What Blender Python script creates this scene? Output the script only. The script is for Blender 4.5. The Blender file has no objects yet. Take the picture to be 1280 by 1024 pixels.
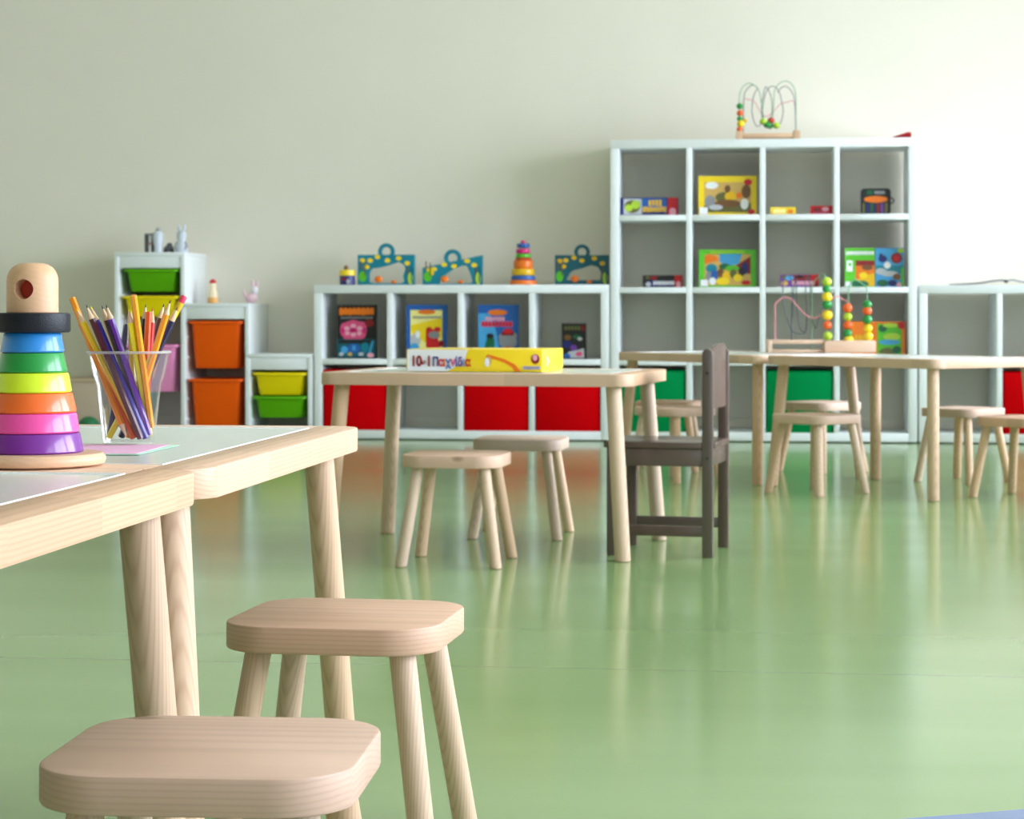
import bpy, bmesh, math, random
from mathutils import Vector, Matrix, Quaternion

random.seed(7)
C = bpy.context.scene.collection
scene = bpy.context.scene
PI = math.pi

# ------------------------------------------------------------------ camera, sky, light, exposure
PSI = math.radians(6.7)            # the camera looks a little to the left of the back wall's normal
EYE = 0.638
FPX, HORIZON = 2700.0, 391.0
YF = 10.70                         # front of the shelves along the back wall
YW = 11.12                         # back wall

cam_d = bpy.data.cameras.new('camera')
cam = bpy.data.objects.new('camera', cam_d)
C.objects.link(cam)
cam.location = (0, 0, EYE)
cam.rotation_euler = (PI / 2, 0, PSI)
cam_d.sensor_width = 36.0
cam_d.lens = 36.0 * FPX / 1280.0
cam_d.shift_y = -(512.0 - HORIZON) / 1280.0
cam_d.clip_start, cam_d.clip_end = 0.05, 60
cam_d.dof.use_dof = True
cam_d.dof.focus_distance = 2.25
cam_d.dof.aperture_fstop = 20.0
scene.camera = cam

scene.view_settings.view_transform = 'Standard'
scene.view_settings.look = 'None'
scene.view_settings.gamma = 1.0
scene.view_settings.use_curve_mapping = False
scene.view_settings.exposure = 1.16

world = bpy.data.worlds.new('sky')
scene.world = world
world.use_nodes = True
bg = world.node_tree.nodes['Background']
bg.inputs[0].default_value = (0.72, 0.86, 1.0, 1)
bg.inputs[1].default_value = 1.0

XR = 3.1                           # right (window) wall
XL = -7.5                          # left wall
YB = -6.5                          # wall behind the camera
ZC = 3.0                           # ceiling
WINDOWS = [(-4.1, -1.9), (-1.6, 0.6), (0.9, 3.1), (3.4, 5.6), (5.9, 8.1), (8.4, 10.6)]
WIN_Z = (0.55, 2.65)
DAY = [10, 34, 92, 96, 100, 88]
for (y0, y1), p in zip(WINDOWS, DAY):
    l = bpy.data.lights.new('daylight', 'AREA')
    l.shape = 'RECTANGLE'
    l.size, l.size_y = WIN_Z[1] - WIN_Z[0], y1 - y0
    l.energy = p
    l.color = (0.91, 0.965, 1.14)
    o = bpy.data.objects.new('daylight', l)
    C.objects.link(o)
    o.location = (XR + 0.16, (y0 + y1) / 2, (WIN_Z[0] + WIN_Z[1]) / 2)
    o.rotation_euler = (0, PI / 2, 0)      # shines towards -X, into the room

FILL_WINDOWS = [(0.7, 2.9)]          # made-up window behind the camera, added as front fill
for x0, x1 in FILL_WINDOWS:
    l = bpy.data.lights.new('daylight', 'AREA')  # fill lamp, added to brighten shelf interiors and stool fronts
    l.shape = 'RECTANGLE'
    l.size, l.size_y = x1 - x0, WIN_Z[1] - WIN_Z[0]
    l.energy = 22
    l.color = (0.91, 0.965, 1.14)
    o = bpy.data.objects.new('daylight', l)
    C.objects.link(o)
    o.location = ((x0 + x1) / 2, YB - 0.16, (WIN_Z[0] + WIN_Z[1]) / 2)
    o.rotation_euler = (PI / 2, 0, 0)      # shines towards +Y

# ------------------------------------------------------------------ where pixels of the photograph lie on real planes
def c2w(xc, d):
    """camera-space (right, forward) -> world X, Y"""
    return (xc * math.cos(PSI) - d * math.sin(PSI), xc * math.sin(PSI) + d * math.cos(PSI))


def wx(px, y):
    u = (px - 640) / FPX
    s = y / (math.cos(PSI) + math.sin(PSI) * u)
    return s * (math.cos(PSI) * u - math.sin(PSI))


def wz(px, py, y):
    u = (px - 640) / FPX
    s = y / (math.cos(PSI) + math.sin(PSI) * u)
    return EYE - (py - HORIZON) * s / FPX


# ------------------------------------------------------------------ materials
def srgb(r, g, b):
    f = lambda v: (v / 255 / 12.92) if v / 255 <= 0.04045 else ((v / 255 + 0.055) / 1.055) ** 2.4
    return (f(r), f(g), f(b), 1)


MATS = {}


def mat(name, col, rough=0.5, spec=0.5, coat=0.0, noise=0.0, nscale=20.0, bump=0.0):
    if name in MATS:
        return MATS[name]
    m = bpy.data.materials.new(name)
    m.use_nodes = True
    nt = m.node_tree
    p = nt.nodes['Principled BSDF']
    p.inputs['Roughness'].default_value = rough
    p.inputs['Specular IOR Level'].default_value = spec
    p.inputs['Coat Weight'].default_value = coat
    p.inputs['Coat Roughness'].default_value = 0.12
    p.inputs['Base Color'].default_value = col
    tc = nt.nodes.new('ShaderNodeTexCoord')
    n = nt.nodes.new('ShaderNodeTexNoise')
    n.inputs['Scale'].default_value = nscale
    n.inputs['Detail'].default_value = 3
    nt.links.new(tc.outputs['Object'], n.inputs['Vector'])
    mx = nt.nodes.new('ShaderNodeMix')
    mx.data_type = 'RGBA'
    k = 1.0 - max(noise, 0.03)
    mx.inputs[6].default_value = col
    mx.inputs[7].default_value = (col[0] * k, col[1] * k, col[2] * k, 1)
    nt.links.new(n.outputs['Fac'], mx.inputs[0])
    nt.links.new(mx.outputs[2], p.inputs['Base Color'])
    if bump:
        b = nt.nodes.new('ShaderNodeBump')
        b.inputs['Strength'].default_value = bump
        b.inputs['Distance'].default_value = 0.002
        nt.links.new(n.outputs['Fac'], b.inputs['Height'])
        nt.links.new(b.outputs['Normal'], p.inputs['Normal'])
    MATS[name] = m
    return m


def wood(name, axis, base=(0.74, 0.51, 0.36), dark=(0.56, 0.355, 0.235), seg=0.0, stave=0.0,
         stave_axis=1, ring=68.0, off=(0.013, 0.03, 0.11), grain=0.42, rough=0.5, knots=True, wob=1.2, spec=0.35):
    """pine: growth rings around the piece's long axis, staves glued side by side, finger-jointed lengths"""
    if name in MATS:
        return MATS[name]
    m = bpy.data.materials.new(name)
    m.use_nodes = True
    nt = m.node_tree
    N, L = nt.nodes.new, nt.links.new
    p = nt.nodes['Principled BSDF']
    p.inputs['Roughness'].default_value = rough
    p.inputs['Specular IOR Level'].default_value = spec
    tc = N('ShaderNodeTexCoord')
    oi = N('ShaderNodeObjectInfo')
    # every piece gets its own cut of the log
    rnd = N('ShaderNodeVectorMath'); rnd.operation = 'SCALE'
    rv = N('ShaderNodeTexWhiteNoise'); rv.noise_dimensions = '1D'
    L(oi.outputs['Random'], rv.inputs['W'])
    L(rv.outputs['Color'], rnd.inputs[0]); rnd.inputs['Scale'].default_value = 0.05
    pos = N('ShaderNodeVectorMath'); pos.operation = 'ADD'
    L(tc.outputs['Object'], pos.inputs[0]); L(rnd.outputs[0], pos.inputs[1])
    sep = N('ShaderNodeSeparateXYZ'); L(tc.outputs['Object'], sep.inputs[0])
    tone = None

    def band(axis_i, size, seed):
        d = N('ShaderNodeMath'); d.operation = 'DIVIDE'
        L(sep.outputs[axis_i], d.inputs[0]); d.inputs[1].default_value = size
        a = N('ShaderNodeMath'); a.operation = 'ADD'
        L(d.outputs[0], a.inputs[0]); a.inputs[1].default_value = seed
        fl = N('ShaderNodeMath'); fl.operation = 'FLOOR'; L(a.outputs[0], fl.inputs[0])
        return fl

    ids = []
    if stave:
        ids.append(band(stave_axis, stave, 0.37))
    if seg:
        ids.append(band('XYZ'.index(axis), seg, 0.61))
    wn = N('ShaderNodeTexWhiteNoise'); wn.noise_dimensions = '4D'
    comb = N('ShaderNodeCombineXYZ')
    for i, s in enumerate(ids):
        L(s.outputs[0], comb.inputs[i])
    L(comb.outputs[0], wn.inputs['Vector']); L(oi.outputs['Random'], wn.inputs['W'])
    # shift the log per stave
    sh = N('ShaderNodeVectorMath'); sh.operation = 'SCALE'; sh.inputs['Scale'].default_value = 0.06
    L(wn.outputs['Color'], sh.inputs[0])
    p2 = N('ShaderNodeVectorMath'); p2.operation = 'ADD'
    L(pos.outputs[0], p2.inputs[0]); L(sh.outputs[0], p2.inputs[1])
    mp = N('ShaderNodeMapping')
    sc = [1.0, 1.0, 1.0]; sc['XYZ'.index(axis)] = 0.10
    mp.inputs['Scale'].default_value = sc
    mp.inputs['Location'].default_value = off
    L(p2.outputs[0], mp.inputs['Vector'])
    w = N('ShaderNodeTexWave'); w.wave_type = 'RINGS'; w.rings_direction = axis
    w.inputs['Scale'].default_value = ring
    w.inputs['Distortion'].default_value = wob
    w.inputs['Detail'].default_value = 2.0
    w.inputs['Detail Scale'].default_value = 0.35
    L(mp.outputs[0], w.inputs['Vector'])
    pw = N('ShaderNodeMath'); pw.operation = 'POWER'; L(w.outputs['Fac'], pw.inputs[0]); pw.inputs[1].default_value = 2.6
    fib = N('ShaderNodeTexNoise'); fib.inputs['Scale'].default_value = 260; fib.inputs['Detail'].default_value = 2
    mp2 = N('ShaderNodeMapping'); s2 = [1, 1, 1]; s2['XYZ'.index(axis)] = 0.03
    mp2.inputs['Scale'].default_value = s2
    L(p2.outputs[0], mp2.inputs['Vector']); L(mp2.outputs[0], fib.inputs['Vector'])
    g = N('ShaderNodeMath'); g.operation = 'MULTIPLY_ADD'
    L(pw.outputs[0], g.inputs[0]); g.inputs[1].default_value = grain
    fm = N('ShaderNodeMath'); fm.operation = 'MULTIPLY'; L(fib.outputs['Fac'], fm.inputs[0]); fm.inputs[1].default_value = 0.28
    L(fm.outputs[0], g.inputs[2])
    mx = N('ShaderNodeMix'); mx.data_type = 'RGBA'
    mx.inputs[6].default_value = (*base, 1); mx.inputs[7].default_value = (*dark, 1)
    L(g.outputs[0], mx.inputs[0])
    # tone of each stave / piece
    hsv = N('ShaderNodeHueSaturation')
    tv = N('ShaderNodeMapRange'); L(wn.outputs['Value'], tv.inputs['Value'])
    tv.inputs['To Min'].default_value = 0.90; tv.inputs['To Max'].default_value = 1.07
    L(tv.outputs[0], hsv.inputs['Value'])
    ts = N('ShaderNodeMapRange'); L(oi.outputs['Random'], ts.inputs['Value'])
    ts.inputs['To Min'].default_value = 0.82; ts.inputs['To Max'].default_value = 1.18
    L(ts.outputs[0], hsv.inputs['Saturation'])
    L(mx.outputs[2], hsv.inputs['Color'])
    last = hsv.outputs[0]
    if knots:
        v = N('ShaderNodeTexVoronoi'); v.inputs['Scale'].default_value = 7.0
        mk = N('ShaderNodeMapping'); s3 = [1, 1, 1]; s3['XYZ'.index(axis)] = 0.5
        mk.inputs['Scale'].default_value = s3
        L(p2.outputs[0], mk.inputs['Vector']); L(mk.outputs[0], v.inputs['Vector'])
        kr = N('ShaderNodeMapRange'); L(v.outputs['Distance'], kr.inputs['Value'])
        kr.inputs['From Min'].default_value = 0.035; kr.inputs['From Max'].default_value = 0.075
        kr.inputs['To Min'].default_value = 0.75; kr.inputs['To Max'].default_value = 0.0
        km = N('ShaderNodeMix'); km.data_type = 'RGBA'
        km.inputs[7].default_value = (0.25, 0.15, 0.09, 1)
        L(kr.outputs[0], km.inputs[0]); L(last, km.inputs[6])
        last = km.outputs[2]
    L(last, p.inputs['Base Color'])
    b = N('ShaderNodeBump'); b.inputs['Strength'].default_value = 0.12; b.inputs['Distance'].default_value = 0.0006
    L(g.outputs[0], b.inputs['Height']); L(b.outputs['Normal'], p.inputs['Normal'])
    MATS[name] = m
    return m


PINE_X = wood('pine_lengthwise', 'X', seg=0.23, stave=0.0)
PINE_Y = wood('pine_crosswise', 'Y', seg=0.23)
PINE_Z = wood('pine_leg', 'Z', base=(0.74, 0.525, 0.365), dark=(0.54, 0.345, 0.225), knots=False, off=(0.05, 0.035, 0.0), ring=84, grain=0.5, wob=0.12)
PINE_SEAT = wood('pine_seat', 'X', base=(0.69, 0.465, 0.345), dark=(0.53, 0.335, 0.235), stave=0.058, stave_axis=1, grain=0.38, ring=60)
BEECH = wood('beech', 'Y', base=(0.74, 0.48, 0.31), dark=(0.58, 0.35, 0.21), ring=60, grain=0.14, knots=False, rough=0.42)
TOYWOOD = wood('toy_wood', 'X', base=(0.74, 0.53, 0.38), dark=(0.60, 0.38, 0.24), ring=50, grain=0.35, knots=False)
GREYWOOD = wood('grey_brown_stained_pine', 'Z', base=(0.125, 0.086, 0.072), dark=(0.08, 0.052, 0.042), ring=60, grain=0.4, rough=0.26, spec=0.6)
GREYWOOD_X = wood('grey_brown_stained_pine_rail', 'X', base=(0.125, 0.086, 0.072), dark=(0.08, 0.052, 0.042), ring=60, grain=0.4, rough=0.26, spec=0.6)
CHESTWOOD = wood('chest_pine', 'X', base=(0.60, 0.47, 0.34), dark=(0.46, 0.33, 0.21), stave=0.09, stave_axis=2)

WHITE = mat('white_foil', srgb(236, 240, 240), 0.35, 0.5, noise=0.02)
PANEL = mat('pale_laminate', srgb(222, 226, 216), 0.22, 0.5, noise=0.02, nscale=6)
PANEL_EDGE = mat('white_laminate_edge', srgb(248, 248, 246), 0.3)
RED = mat('red_fabric', (0.66, 0.0006, 0.003, 1), 0.9, 0.04, noise=0.12, nscale=400, bump=0.2)
GREEN = mat('green_fabric', (0.001, 0.25, 0.065, 1), 0.9, 0.04, noise=0.12, nscale=400, bump=0.2)
TUB = {k: mat('tub_' + k, c, 0.42, 0.22) for k, c in dict(
    green=(0.115, 0.44, 0.003, 1), yellow=(0.95, 0.74, 0.003, 1), pink=(0.93, 0.31, 0.60, 1), orange=(0.95, 0.115, 0.001, 1)).items()}
BACKBOARD = mat('brown_hardboard', srgb(150, 118, 100), 0.7)
BLACK = mat('black', (0.012, 0.012, 0.014, 1), 0.45)
PAL = dict(
    black=srgb(28, 26, 28), navy=srgb(30, 36, 110), blue=srgb(36, 96, 176), sky=srgb(70, 160, 215), teal=srgb(10, 128, 150), dteal=srgb(14, 92, 108),
    yellow=srgb(246, 212, 30), cream=srgb(250, 238, 150), gold=srgb(236, 186, 20), orange=srgb(240, 120, 20), red=srgb(206, 24, 36), dred=srgb(140, 20, 30),
    pink=srgb(226, 80, 130), lpink=srgb(240, 170, 190), magenta=srgb(214, 20, 120), white=srgb(240, 240, 242), grey=srgb(140, 140, 146), lgrey=srgb(190, 192, 198),
    green=srgb(90, 190, 40), dgreen=srgb(20, 96, 60), lime=srgb(180, 214, 60), brown=srgb(120, 80, 44), tan=srgb(214, 172, 96), olive=srgb(100, 100, 50), violet=srgb(110, 60, 150), lviolet=srgb(190, 180, 226))


def P(c):
    return mat('print_' + c, PAL[c], 0.35, 0.5, noise=0.04, nscale=60)


# ------------------------------------------------------------------ mesh helpers
def tri_smooth(me, ang=35):
    me.polygons.foreach_set('use_smooth', [True] * len(me.polygons))
    me.set_sharp_from_angle(angle=math.radians(ang))


def mk(name, bm, mats, parent=None, smooth=True, loc=None, rot=None):
    bmesh.ops.recalc_face_normals(bm, faces=bm.faces)
    me = bpy.data.meshes.new(name)
    bm.to_mesh(me)
    bm.free()
    for m in (mats if isinstance(mats, (list, tuple)) else [mats]):
        me.materials.append(m)
    if smooth:
        tri_smooth(me)
    o = bpy.data.objects.new(name, me)
    C.objects.link(o)
    if parent:
        o.parent = parent
    if loc:
        o.location = loc
    if rot is not None:
        if isinstance(rot, Quaternion):
            o.rotation_mode = 'QUATERNION'; o.rotation_quaternion = rot
        else:
            o.rotation_euler = rot
    return o


def tag(o, label=None, cat=None, group=None, kind=None):
    if label: o['label'] = label
    if cat: o['category'] = cat
    if group: o['group'] = group
    if kind: o['kind'] = kind
    return o


def thing(name, label, cat, loc=(0, 0, 0), rotz=0.0, group=None):
    o = bpy.data.objects.new(name, None)
    o.empty_display_size = 0.05
    C.objects.link(o)
    o.location = loc
    o.rotation_euler = (0, 0, rotz)
    return tag(o, label, cat, group)


def copy_tree(o, parent=None):
    c = o.copy()
    C.objects.link(c)
    c.parent = parent
    for ch in list(o.children):
        copy_tree(ch, c)
    return c


def new(): return bmesh.new()


def box(bm, x0, x1, y0, y1, z0, z1, bev=0.0, mi=0, seg=2):
    r = bmesh.ops.create_cube(bm, size=1.0)
    vs = r['verts']
    for v in vs:
        v.co = Vector(((x0 + x1) / 2 + v.co.x * (x1 - x0), (y0 + y1) / 2 + v.co.y * (y1 - y0), (z0 + z1) / 2 + v.co.z * (z1 - z0)))
    fs = set(f for v in vs for f in v.link_faces)
    for f in fs: f.material_index = mi
    if bev:
        es = list(set(e for v in vs for e in v.link_edges))
        bmesh.ops.bevel(bm, geom=es, offset=bev, segments=seg, affect='EDGES', profile=0.5, material=mi)
    return bm


def loft(bm, rings, cap0=True, cap1=True, mi=0):
    """rings: lists of equally many 3D points"""
    rv = [[bm.verts.new(p) for p in r] for r in rings]
    n = len(rv[0])
    fs = []
    for a, b in zip(rv, rv[1:]):
        for i in range(n):
            j = (i + 1) % n
            fs.append(bm.faces.new((a[i], a[j], b[j], b[i])))
    if cap0: fs.append(bm.faces.new(list(reversed(rv[0]))))
    if cap1: fs.append(bm.faces.new(rv[-1]))
    for f in fs: f.material_index = mi
    return bm


def rrect(w, d, r, n=6, cx=0, cy=0):
    r = max(r, 1e-4)
    pts = []
    for k, (sx, sy) in enumerate(((1, 1), (-1, 1), (-1, -1), (1, -1))):
        for i in range(n + 1):
            a = (k + i / n) * PI / 2
            pts.append((cx + sx * (w / 2 - r) + r * math.cos(a), cy + sy * (d / 2 - r) + r * math.sin(a)))
    return pts


def slab(bm, w, d, r, z0, z1, b=0.003, n=8, mi=0):
    rg = []
    for z, ins in ((z0, b), (z0 + b * 0.3, b * 0.3), (z0 + b, 0), (z1 - b, 0), (z1 - b * 0.3, b * 0.3), (z1, b)):
        rg.append([(x, y, z) for x, y in rrect(w - 2 * ins, d - 2 * ins, r - ins, n)])
    return loft(bm, rg, mi=mi)


def lathe(bm, prof, seg=32, c=(0, 0, 0), mi=0, cap0=True, cap1=True):
    rings = []
    for r, z in prof:
        r = max(r, 1e-5)
        rings.append([(c[0] + r * math.cos(2 * PI * i / seg), c[1] + r * math.sin(2 * PI * i / seg), c[2] + z) for i in range(seg)])
    return loft(bm, rings, cap0, cap1, mi)


def ball(bm, c, rx, ry=None, rz=None, u=14, v=9, mi=0):
    ry = ry or rx; rz = rz or rx
    rings = []
    for j in range(v + 1):
        t = PI * (j / v - 0.5)
        t = max(min(t, PI / 2 - 0.05), -PI / 2 + 0.05)
        rings.append([(c[0] + rx * math.cos(t) * math.cos(2 * PI * i / u), c[1] + ry * math.cos(t) * math.sin(2 * PI * i / u), c[2] + rz * math.sin(t)) for i in range(u)])
    return loft(bm, rings, True, True, mi)


def tube(bm, pts, r, seg=8, mi=0):
    pts = [Vector(p) for p in pts]
    rings = []
    up = Vector((0, 0, 1))
    prev = None
    for i, p in enumerate(pts):
        t = (pts[min(i + 1, len(pts) - 1)] - pts[max(i - 1, 0)]).normalized()
        if prev is None:
            a = t.cross(Vector((0, 1, 0)))
            if a.length < 0.1: a = t.cross(up)
        else:
            a = prev - t * prev.dot(t)
        a.normalize(); prev = a
        b = t.cross(a)
        rr = r[i] if isinstance(r, (list, tuple)) else r
        rings.append([p + (a * math.cos(2 * PI * k / seg) + b * math.sin(2 * PI * k / seg)) * rr for k in range(seg)])
    return loft(bm, rings, True, True, mi)


def smooth_path(pts, n=6):
    pts = [Vector(p) for p in pts]
    P_ = [pts[0]] + pts + [pts[-1]]
    out = []
    for i in range(1, len(P_) - 2):
        a, b, c, d = P_[i - 1], P_[i], P_[i + 1], P_[i + 2]
        for k in range(n):
            t = k / n
            out.append(0.5 * ((2 * b) + (c - a) * t + (2 * a - 5 * b + 4 * c - d) * t * t + (3 * b - a - 3 * c + d) * t ** 3))
    out.append(pts[-1])
    return out


def prism_y(bm, pts, y0, y1, bev=0.0, mi=0):
    """outline in x,z extruded along y"""
    a = [bm.verts.new((x, y0, z)) for x, z in pts]
    b = [bm.verts.new((x, y1, z)) for x, z in pts]
    n = len(pts)
    fs = [bm.faces.new(a), bm.faces.new(list(reversed(b)))]
    for i in range(n):
        j = (i + 1) % n
        fs.append(bm.faces.new((a[j], a[i], b[i], b[j])))
    for f in fs: f.material_index = mi
    if bev:
        es = [e for e in set(e for v in a + b for e in v.link_edges)]
        bmesh.ops.bevel(bm, geom=es, offset=bev, segments=2, affect='EDGES', profile=0.5)
    return bm


def prism_z(bm, pts, z0, z1, bev=0.0, mi=0):
    a = [bm.verts.new((x, y, z0)) for x, y in pts]
    b = [bm.verts.new((x, y, z1)) for x, y in pts]
    n = len(pts)
    fs = [bm.faces.new(list(reversed(a))), bm.faces.new(b)]
    for i in range(n):
        j = (i + 1) % n
        fs.append(bm.faces.new((a[i], a[j], b[j], b[i])))
    for f in fs: f.material_index = mi
    if bev:
        es = [e for e in set(e for v in a + b for e in v.link_edges)]
        bmesh.ops.bevel(bm, geom=es, offset=bev, segments=2, affect='EDGES', profile=0.5)
    return bm


def frame_y(bm, outer, inner, y0, y1, mi=0):
    """a closed outline with a hole (both lists of x,z with equally many points), y0..y1 thick"""
    n = len(outer)
    A = [[bm.verts.new((x, y, z)) for x, z in pts] for y in (y0, y1) for pts in (outer, inner)]
    oa, ia, ob, ib = A
    for i in range(n):
        j = (i + 1) % n
        for q in ((oa[i], oa[j], ia[j], ia[i]), (ob[j], ob[i], ib[i], ib[j]), (oa[j], oa[i], ob[i], ob[j]), (ia[i], ia[j], ib[j], ib[i])):
            f = bm.faces.new(q); f.material_index = mi
    return bm


def leg_mesh(foot, top, z1, r, bev=0.004, seg=20):
    bm = new()
    rings = []
    for z, rr in ((0, r - bev), (bev * 0.4, r - bev * 0.3), (bev, r), (z1, r)):
        t = z / z1
        cx, cy = foot[0] + (top[0] - foot[0]) * t, foot[1] + (top[1] - foot[1]) * t
        rings.append([(cx + rr * math.cos(2 * PI * i / seg), cy + rr * math.sin(2 * PI * i / seg), z) for i in range(seg)])
    return loft(bm, rings)


def text_mesh(body, size, name, m, parent, loc, rot, extrude=0.0002, scale_x=1.0, bold=0.0):
    cu = bpy.data.curves.new(name, 'FONT')
    cu.body = body
    cu.size = size
    cu.extrude = extrude
    cu.offset = bold
    cu.align_x = 'LEFT'
    o = bpy.data.objects.new(name, cu)
    C.objects.link(o)
    dg = bpy.context.evaluated_depsgraph_get()
    me = bpy.data.meshes.new_from_object(o.evaluated_get(dg))
    bpy.data.objects.remove(o)
    me.materials.clear()
    me.materials.append(m)
    r = bpy.data.objects.new(name, me)
    C.objects.link(r)
    r.parent = parent
    r.location = loc
    r.rotation_euler = rot
    r.scale = (scale_x, 1, 1)
    return r


# flat print on a box front, in box-relative u,v (0..1, v upwards): every layer a hair in front of the last
def prints(name, parent, w, h, items, y=-0.0004, flip=False):
    bm = new()
    mats, idx = [], {}
    for k, it in enumerate(items):
        col = it[-1]
        if col not in idx:
            idx[col] = len(mats); mats.append(P(col))
        if it[0] == 'r':
            _, u0, v0, u1, v1, _c = it
            pts = [(u0, v0), (u1, v0), (u1, v1), (u0, v1)]
        elif it[0] == 'e':
            _, cu, cv, ru, rv, _c = it
            pts = [(cu + ru * math.cos(2 * PI * i / 16), cv + rv * math.sin(2 * PI * i / 16)) for i in range(16)]
        elif it[0] == 'g':        # a line of lettering too small to read: rounded blots like its letters
            _, u0, v0, u1, v1, n, _c = it
            rs = random.Random(k * 13 + n)
            for q in range(n):
                a = u0 + (u1 - u0) * (q + 0.1) / n; b = u0 + (u1 - u0) * (q + 0.86) / n
                lo = v0 + (v1 - v0) * rs.uniform(0, .12); hi = v1 - (v1 - v0) * rs.uniform(0, .2)
                yy = y - 0.00025 * k
                f = bm.faces.new([bm.verts.new((uu * w - w / 2, yy, vv * h)) for uu, vv in ((a, lo), (b, lo), (b, hi), ((a + b) / 2, v1), (a, hi))])
                f.material_index = idx[col]
            continue
        else:
            pts = it[1]
        yy = y - 0.00025 * k
        pts = [(min(max(a, .008), .992), min(max(b, .012), .988)) for a, b in pts]
        f = bm.faces.new([bm.verts.new((uu * w - w / 2, yy, vv * h)) for uu, vv in pts])
        f.material_index = idx[col]
    return mk(name, bm, mats, parent, smooth=False)


# ------------------------------------------------------------------ the setting
def struct(name, bm, m, parent=None, smooth=False):
    o = mk(name, bm, m, parent, smooth)
    if parent is None: o['kind'] = 'structure'
    return o


def plaster(name, col, bump=0.12):
    m = mat(name, col, 0.85, 0.2, noise=0.05, nscale=3.0)
    nt = m.node_tree
    p = nt.nodes['Principled BSDF']
    tc = nt.nodes.new('ShaderNodeTexCoord')
    n = nt.nodes.new('ShaderNodeTexNoise'); n.inputs['Scale'].default_value = 160; n.inputs['Detail'].default_value = 4
    nt.links.new(tc.outputs['Object'], n.inputs['Vector'])
    b = nt.nodes.new('ShaderNodeBump'); b.inputs['Strength'].default_value = bump; b.inputs['Distance'].default_value = 0.002
    nt.links.new(n.outputs['Fac'], b.inputs['Height']); nt.links.new(b.outputs['Normal'], p.inputs['Normal'])
    return m


WALL = plaster('wall_paint', srgb(237, 231, 215))
CEIL = plaster('ceiling_paint', srgb(246, 242, 230))


def vinyl(name, c1, c2, rough=0.2):
    m = bpy.data.materials.new(name); m.use_nodes = True
    nt = m.node_tree; N, L = nt.nodes.new, nt.links.new
    p = nt.nodes['Principled BSDF']
    tc = N('ShaderNodeTexCoord')
    n1 = N('ShaderNodeTexNoise'); n1.inputs['Scale'].default_value = 190; n1.inputs['Detail'].default_value = 3
    L(tc.outputs['Object'], n1.inputs['Vector'])
    mp = N('ShaderNodeMapping'); mp.inputs['Scale'].default_value = (0.25, 1.6, 1)
    L(tc.outputs['Object'], mp.inputs['Vector'])
    n2 = N('ShaderNodeTexNoise'); n2.inputs['Scale'].default_value = 2.2; n2.inputs['Detail'].default_value = 5
    L(mp.outputs[0], n2.inputs['Vector'])
    a = N('ShaderNodeMath'); a.operation = 'MULTIPLY_ADD'; L(n1.outputs['Fac'], a.inputs[0]); a.inputs[1].default_value = 0.12
    L(n2.outputs['Fac'], a.inputs[2])
    mr = N('ShaderNodeMapRange'); L(a.outputs[0], mr.inputs['Value']); mr.inputs['From Min'].default_value = 0.35; mr.inputs['From Max'].default_value = 1.0
    mx = N('ShaderNodeMix'); mx.data_type = 'RGBA'; mx.inputs[6].default_value = c1; mx.inputs[7].default_value = c2
    L(mr.outputs[0], mx.inputs[0])
    # dark specks in the vinyl
    v = N('ShaderNodeTexVoronoi'); v.inputs['Scale'].default_value = 55
    L(tc.outputs['Object'], v.inputs['Vector'])
    vr = N('ShaderNodeMapRange'); L(v.outputs['Distance'], vr.inputs['Value'])
    vr.inputs['From Min'].default_value = 0.05; vr.inputs['From Max'].default_value = 0.10
    vr.inputs['To Min'].default_value = 0.16; vr.inputs['To Max'].default_value = 0.0
    m2 = N('ShaderNodeMix'); m2.data_type = 'RGBA'; m2.inputs[7].default_value = (c2[0] * .45, c2[1] * .45, c2[2] * .45, 1)
    L(vr.outputs[0], m2.inputs[0]); L(mx.outputs[2], m2.inputs[6])
    L(m2.outputs[2], p.inputs['Base Color'])
    rr = N('ShaderNodeMapRange'); L(n2.outputs['Fac'], rr.inputs['Value'])
    rr.inputs['To Min'].default_value = rough - 0.04; rr.inputs['To Max'].default_value = rough + 0.06
    L(rr.outputs[0], p.inputs['Roughness'])
    p.inputs['Specular IOR Level'].default_value = 0.5
    # welded seams between the sheets of vinyl, every two metres
    sp = N('ShaderNodeSeparateXYZ'); L(tc.outputs['Object'], sp.inputs[0])
    m1 = N('ShaderNodeMath'); m1.operation = 'SUBTRACT'; L(sp.outputs[1], m1.inputs[0]); m1.inputs[1].default_value = 3.86
    m3 = N('ShaderNodeMath'); m3.operation = 'PINGPONG'; L(m1.outputs[0], m3.inputs[0]); m3.inputs[1].default_value = 1.0
    sr = N('ShaderNodeMapRange'); L(m3.outputs[0], sr.inputs['Value'])
    sr.inputs['From Min'].default_value = 0.0; sr.inputs['From Max'].default_value = 0.006
    sr.inputs['To Min'].default_value = 0.35; sr.inputs['To Max'].default_value = 0.0
    m4 = N('ShaderNodeMix'); m4.data_type = 'RGBA'; m4.inputs[7].default_value = (c2[0] * .6, c2[1] * .6, c2[2] * .6, 1)
    L(sr.outputs[0], m4.inputs[0]); L(m2.outputs[2], m4.inputs[6]); L(m4.outputs[2], p.inputs['Base Color'])
    return m


FLOOR = vinyl('green_vinyl', srgb(137, 165, 107), srgb(122, 151, 93), 0.15)
BLUE_VINYL = vinyl('blue_vinyl', srgb(104, 130, 176), srgb(92, 116, 164))

bm = new(); box(bm, XL - .2, XR + .2, YB - .2, YW + .2, -0.12, 0)
struct('floor', bm, FLOOR)
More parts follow.
